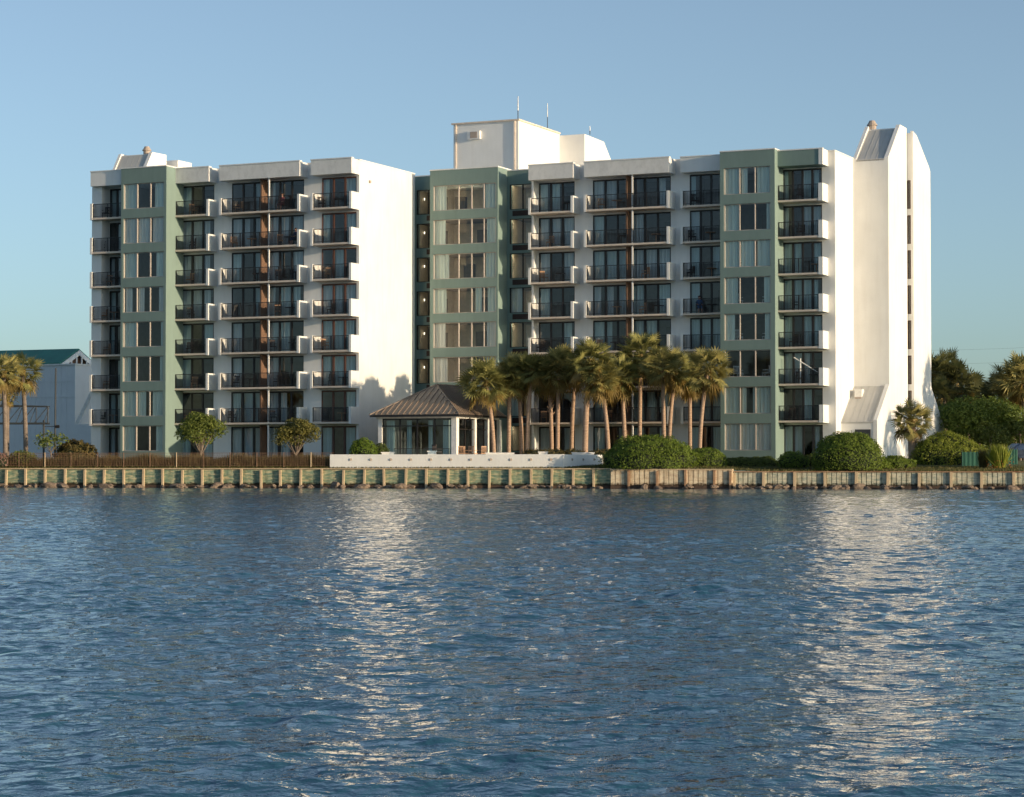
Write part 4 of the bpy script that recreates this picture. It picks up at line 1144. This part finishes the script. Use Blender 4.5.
# people
def person(loc, rz, shirt, label, seated=True):
    vs = [(0, 0, .55), (0, 0, .78), (0, 0, 1.0), (0, -.01, 1.1), (0, -.02, 1.2), (0, -.03, 1.29),
          (-.1, -.02, .52), (-.12, -.42, .54), (-.13, -.45, .10), (-.13, -.58, .05),
          (.1, -.02, .52), (.12, -.42, .54), (.13, -.45, .10), (.13, -.58, .05),
          (-.17, 0, 1.0), (-.24, -.08, .76), (-.17, -.32, .68), (-.12, -.40, .66),
          (.17, 0, 1.0), (.24, -.08, .76), (.17, -.32, .68), (.12, -.40, .66)]
    rr = [.15, .14, .15, .06, .095, .09, .11, .075, .05, .035, .11, .075, .05, .035, .06, .045, .035, .03, .06, .045, .035, .03]
    ed = [(0,1),(1,2),(2,3),(3,4),(4,5),(0,6),(6,7),(7,8),(8,9),(0,10),(10,11),(11,12),(12,13),(2,14),(14,15),(15,16),(16,17),(2,18),(18,19),(19,20),(20,21)]
    me_ = bpy.data.meshes.new('p'); me_.from_pydata(vs, ed, []); ob = bpy.data.objects.new('p', me_); C.objects.link(ob)
    md = ob.modifiers.new('s', 'SKIN'); 
    if not me_.skin_vertices: bpy.context.view_layer.objects.active = ob
    for i, r_ in enumerate(rr):
        try: me_.skin_vertices[0].data[i].radius = (r_, r_)
        except Exception: pass
    try: me_.skin_vertices[0].data[0].use_root = True
    except Exception: pass
    sb = ob.modifiers.new('d', 'SUBSURF'); sb.levels = 1; sb.render_levels = 1
    dg = bpy.context.evaluated_depsgraph_get(); ev = bpy.data.meshes.new_from_object(ob.evaluated_get(dg))
    bpy.data.objects.remove(ob); ev.name = 'person'
    ev.materials.clear(); ev.materials.append(shirt); ev.materials.append(M['skin'])
    for p_ in ev.polygons:
        c_ = p_.center; p_.use_smooth = True
        if c_.z > 1.07 or (c_.y < -.2 and c_.z > .6) or (c_.z < .36): p_.material_index = 1
    o = bpy.data.objects.new('person', ev); C.objects.link(o); o.location = loc; o.rotation_euler = (0, 0, rz)
    tag(o, label, 'person')
    bm = bmesh.new(); bmesh.ops.create_icosphere(bm, subdivisions=2, radius=.115)
    for v_ in bm.verts:
        v_.co.z = v_.co.z*1.1+1.27; v_.co.y += .0
        if v_.co.y < -.05 and v_.co.z < 1.31: v_.co.y = -.03
    mh = bpy.data.meshes.new('hair'); bm.to_mesh(mh); bm.free(); mh.materials.append(M['hair']); link('hair', mh, o)
    return o
u0, u1, wf, wg, _ = BAYS['H']
def seat_person(u, w, k, rz, shirt, lab, clab):
    p = wp(u, w, ZB(k)+.2); person(p, rz, shirt, lab)
    make_chair(M['chairdark'], clab, p+Vector((0, 0, 0)), rz, group='chairs under seated people')
seat_person(u0+1.25, wf+.75, 3, -ANG+.5, M['shirt_blue'], 'person in blue seated on the fifth floor balcony by the right green tower', 'dark chair under the person in blue, fifth floor balcony')
u0, u1, wf, wg, _ = BAYS['B']
seat_person(u0+5.3, wf+.7, 6, -ANG, M['shirt_red'], 'person in a wine red top seated on the top wide balcony of the left wing', 'dark chair under the person in wine red, top balcony')
seat_person(u1-.75, wf+.75, 5, -ANG-.4, M['shirt_navy'], 'person in navy seated by the side wall of the seventh floor wide balcony', 'dark chair under the person in navy, seventh floor balcony')

# ------------------------------------------------------------------ fence and planting at the left
def off_line(d, off): return swp(d, off)
fo = swp(D(-40), 1.3, 1.45)
fc = empty('fence', fo, SWA, 'low brown wire fence along the lawn before the left wing', 'fence')
Lf = D(329)-D(-40); zt_ = .98
MB().box(0, Lf, -.02, .02, zt_-.025, zt_).box(0, Lf, -.015, .015, .08, .10).build('rail', M['fencewood'], fc)
mesh = MB()
for k in range(int(Lf/.12)):
    x = k*.12; mesh.box(x, x+.008, -.008, .008, .11, zt_-.04)
for k in range(1, 6): mesh.box(0, Lf, -.006, .006, .11+k*.14, .12+k*.14)
mesh.build('wire_mesh', M['fencewood'], fc)
for k in range(int(Lf/1.95)+1):
    pale = k % 5 == 3
    MB().bar((k*1.95, -.03, -.15), (k*1.95, -.03, zt_+.04), .035 if pale else .022, 8).build('post', M['sw_post'] if pale else M['fencewood'], fc)
# scrub behind the fence
dg_ = MB()
for q in range(22000):
    x = random.uniform(-30, 330); off = random.uniform(1.6, 3.2); p = swp(D(x), off, 1.5)
    hh = .82+.3*noise.noise(Vector((p.x*.6, 0, 0)))
    if x < 90: hh *= .85
    z = p.z; h = hh*random.uniform(.5, 1.1); a = random.uniform(0, 6.28); w_ = .022
    lx_, ly_ = random.gauss(0, .12), random.gauss(0, .12); i = len(dg_.v)
    dg_.v += [(p.x-w_*math.cos(a), p.y-w_*math.sin(a), z-.1), (p.x+w_*math.cos(a), p.y+w_*math.sin(a), z-.1), (p.x+lx_, p.y+ly_, z+h)]
    dg_.f.append((i, i+1, i+2)); dg_.m.append(0)
tag(dg_.build('dry_grass', M['drygrass']), 'dry brown grass growing behind the low fence', 'grass', kind='stuff')
for x in (2,):
    shrub('flowering_shrub', (*gp(1, 160.5), 1.5), (.5, .5, .95), 400, .12, M['pinkleaf'], 'pink flowering bush at the left edge by the fence', 'bush', seed=31)

# ------------------------------------------------------------------ shed at the far left
w_s = 180.0
us1 = U(76, w_s); us0 = us1-46
BS = ((us0+us1)/2, w_s+6, ZG)
shed = empty('storage_shed', wp(*BS), -ANG, 'large pale clad boat shed with green gabled roof at the left', 'shed')
zsw = zat(365, us1, w_s)
def sp(mb, name, mat, lab=None): return mb.build(name, mat, shed, BS, lab)
mb = MB().box(us0, us1, w_s, w_s+14, ZG-.3, zsw)
n_ = int((us1-us0)/.6)
for k in range(n_): mb.box(us0+.6*k, us0+.6*k+.05, w_s-.03, w_s, ZG, zsw-.05)
for z in (zat(381, us1, w_s), zat(396.5, us1, w_s)): mb.box(us0, us1+.02, w_s-.05, w_s-.031, z-.05, z+.05)
sp(mb, 'wall', M['shade_white'])
sp(MB().box(us0, us1+.1, w_s-.12, w_s+14, zsw+.002, zsw+.15), 'roof_edge', M['cap'])
ug = U(60.5, w_s+1.0); wgr = W(77.5, ug); wgb = W(90.5, ug); zr_ = zat(350, ug, wgr); zev = zsw+.16
wga = w_s+1.0; wgb = wgr+(wgr-wga)
rfm = MB()
for (wa, za_), (wb2, zb2) in (((wga-.3, zev), (wgr, zr_)), ((wgr, zr_), (wgb+.3, zev))):
    rfm.prism_wz([(wa, za_), (wb2, zb2), (wb2, zb2+.14), (wa, za_+.14)], us0, ug+.25)
sp(rfm, 'roof', M['greenroof'])
gb = MB()
gb.prism_wz([(wga-.3, zev-.02), (wgr, zr_-.02), (wgr, zr_-.5), (wga+.7, zev-.02)], ug+.252, ug+.36); gb.prism_wz([(wgr, zr_-.02), (wgb+.3, zev-.02), (wgb-.7, zev-.02), (wgr, zr_-.5)], ug+.252, ug+.36)
for t in (-.45, -.15, .15, .45):
    wq_ = wgr+t*(wgr-wga); hz = zr_-.3-abs(t)*(zr_-zev); gb.box(ug+.25, ug+.33, wq_-.08, wq_+.08, zev, hz-.1)
gb.box(ug+.25, ug+.33, wga, wgb, zev-.05, zev+.1)
sp(gb, 'gable', M['cap'])
sp(MB().prism_wz([(wga, zev), (wgb, zev), (wgr, zr_-.1)], ug-.3, ug-.25), 'gable_screen', M['brownwall'])
# annex right of the corner and stair stringer
ua2 = us1+.003
sp(MB().box(ua2, us1+5.5, w_s+5, w_s+14, ZG-.3, zsw-.05), 'wall', M['shade_white'])
ul0, ul1_ = U(69, 173.5), U(100, 173.5)
an = empty('annex', wp(ul0+1.5, 175, ZG), -ANG, 'low pale annex wall with a sloping stair rail beside the left wing', 'building')
zla = zat(424.5, ul0, 173.5)
MB().box(ul0, ul1_, 173.5, 177, ZG-.3, zla).build('wall', M['shade_white'], an, (ul0+1.5, 175, ZG))
MB().prism_wz([(0, 0), (.3, 0), (.3, 1), (0, 1)], 0, .01)
st = MB(); u_a, u_b = U(75, 173.5), U(91, 173.5); z_a, z_b = zla, zat(396, U(91, 173.5), 173.5)
i = len(st.v)
for w_ in (173.6, 173.8): st.v += [(u_a, w_, z_a), (u_a+.45, w_, z_a), (u_b, w_, z_b), (u_b, w_, z_b+.5)]
st.f = [(0, 1, 2, 3), (7, 6, 5, 4), (0, 4, 5, 1), (1, 5, 6, 2), (2, 6, 7, 3), (3, 7, 4, 0)]; st.m = [0]*6
st.build('stair_stringer', M['cap'], an, (ul0+1.5, 175, ZG))

# steel truss and poles before the shed
def zc2(y, Z): return zy(y, Z)
Zt = 170.0
tr = empty('steel_truss', (*gp(20, Zt), 1.7), 0, 'dark steel lattice boom crossing before the pale shed', 'truss')
X0, X1 = gp(-60, Zt)[0], gp(48.7, Zt)[0]; ox = gp(20, Zt)[0]
zb3, zt3 = zy(423.5, Zt)-1.7, zy(406.5, Zt)-1.7
ch = MB()
for y_ in (-.35, .35):
    ch.bar((X0-ox, y_, zb3), (X1-ox, y_, zb3), .07, 6); ch.bar((X0-ox, y_, zt3+(.2 if y_ < 0 else 0)), (X1-ox, y_, zt3), .045, 6)
ch.bar((X1-ox, -.35, zb3), (X1-ox, -.35, zt3), .05, 6); ch.build('chords', M['steel'], tr)
wb_ = MB(); nseg = 8; sw = (X1-X0)/nseg
for k in range(nseg):
    a = X0-ox+sw*k
    wb_.bar((a, -.35, zb3), (a+sw, -.35, zt3), .035, 5); wb_.bar((a+sw*.5, .35, zb3), (a+sw*.95, .35, zt3-.1), .03, 5)
    if k % 2: wb_.bar((a, .35, zb3), (a, .35, zt3), .035, 5)
wb_.build('lattice', M['steel'], tr)
xp = gp(43.8, Zt)[0]-ox
MB().bar((xp, 0, -.2), (xp, 0, zy(420, Zt)-1.7), .08, 8).build('post', M['steel'], tr)
MB().bar((gp(-45, Zt)[0]-ox, 0, -.2), (gp(-45, Zt)[0]-ox, 0, zb3), .08, 8).build('post', M['steel'], tr)
Zp = 168.0
pl = empty('lamp_pole', (*gp(55, Zp), 1.7), 0, 'tall thin dark pole with a small lamp arm right of the truss', 'pole')
MB().bar((0, 0, -.2), (.03, 0, zy(368, Zp)-1.7), .075, 8, .055).build('pole', M['steel'], pl)
za3 = zy(426.5, Zp)-1.7
MB().bar((gp(44.5, Zp)[0]-gp(55, Zp)[0], 0, za3), (.1, 0, za3), .03, 6).build('arm', M['steel'], pl)
MB().bar((.05, -.1, za3), (.33, -.1, za3), .1, 8, .12).build('lamp', M['frame'], pl)

# power line beyond the trees on the right
pwr = empty('power_line', (*gp(1090, 330), ZG), 0, 'thin power cables crossing the sky beyond the trees at right', 'power line')
ox, oy = gp(1090, 330)
X0, _ = gp(700, 330)
for yy in (348, 362, 380):
    z0 = zy(yy, 330)-ZG; pts = []
    for k in range(25):
        t = k/24; pts.append(((X0-ox)*(1-t), 0, z0-1.6*4*t*(1-t)*.6+.6))
    c_ = MB()
    for a_, b_ in zip(pts, pts[1:]): c_.bar(a_, b_, .013, 4, cap=False)
    c_.build('cable', M['steel'], pwr)
MB().bar((0, 0, -.5), (0, 0, zy(345, 330)-ZG), .16, 8, .11).build('utility_pole', M['bark2'], pwr)
MB().bar((X0-ox, 0, -.5), (X0-ox, 0, zy(345, 330)-ZG), .16, 8, .11).build('utility_pole', M['bark2'], pwr)

# trees out of the frame to the right that throw the long shade on the tower foot
random.seed(5)
OG = 'palms outside the view'
for i, (x, Z, yc, cr) in enumerate([(1322, 166.5, 325, 2.6), (1345, 169, 335, 2.7), (1300, 163, 372, 2.6), (1290, 158, 385, 2.4), (1335, 169, 372, 2.8), (1318, 166, 392, 2.8)]):
    palm(x, Z, 1.8, 0, yc, cr, 401+i, 'palm standing outside the view at right that shades the tower foot', OG, nf=60, bark='bark2')
tree('broad_tree', 1300, 158, 1.8, 425, (4, 4, 2.6), 6000, .3, M['darkleaf'], 'broad tree outside the view at right', 2.2, nclump=22)

# ------------------------------------------------------------------ light, sky, camera
EL = R(7.3)
sd = wp(.9925, -.122).normalized()
Dsun = Vector((sd.x*math.cos(EL), sd.y*math.cos(EL), math.sin(EL)))
sun = bpy.data.lights.new('sun', 'SUN'); sun.energy = 3.5; sun.angle = R(.5); sun.color = (1.0, .78, .52)
so = bpy.data.objects.new('sun', sun); C.objects.link(so); so.rotation_euler = Dsun.to_track_quat('Z', 'Y').to_euler()
w_ = bpy.data.worlds.new('World'); sc.world = w_; w_.use_nodes = True; nt = w_.node_tree
bg = nt.nodes['Background']; sk = nt.nodes.new('ShaderNodeTexSky'); sk.sky_type = 'NISHITA'; sk.sun_disc = False
sk.sun_elevation = EL; sk.sun_rotation = math.atan2(Dsun.x, Dsun.y); sk.altitude = 0; sk.air_density = .72; sk.dust_density = 1.05; sk.ozone_density = 2.4
hs = nt.nodes.new('ShaderNodeHueSaturation'); hs.inputs['Saturation'].default_value = .76
tint = nt.nodes.new('ShaderNodeMixRGB'); tint.blend_type = 'MULTIPLY'; tint.inputs[0].default_value = 1; tint.inputs[2].default_value = (.87, .97, .93, 1)
nt.links.new(sk.outputs[0], tint.inputs[1]); nt.links.new(tint.outputs[0], hs.inputs['Color']); nt.links.new(hs.outputs[0], bg.inputs[0]); bg.inputs[1].default_value = .15
cam = bpy.data.cameras.new('camera'); co_ = bpy.data.objects.new('camera', cam); C.objects.link(co_)
cam.sensor_width = 36; cam.lens = F/1024*36; cam.clip_end = 6000; cam.clip_start = .5
co_.location = (0, 0, EYE); pitch = math.atan((HY-398.5)/F)
co_.rotation_euler = (math.pi/2+pitch, 0, 0); sc.camera = co_
sc.view_settings.view_transform = 'Standard'; sc.view_settings.look = 'None'; sc.view_settings.gamma = 1.0
sc.view_settings.exposure = 0.55
try: sc.view_settings.use_curve_mapping = False
except Exception: pass
sc.cycles.max_bounces = 8; sc.cycles.transparent_max_bounces = 16
sc.cycles.caustics_reflective = False; sc.cycles.caustics_refractive = False
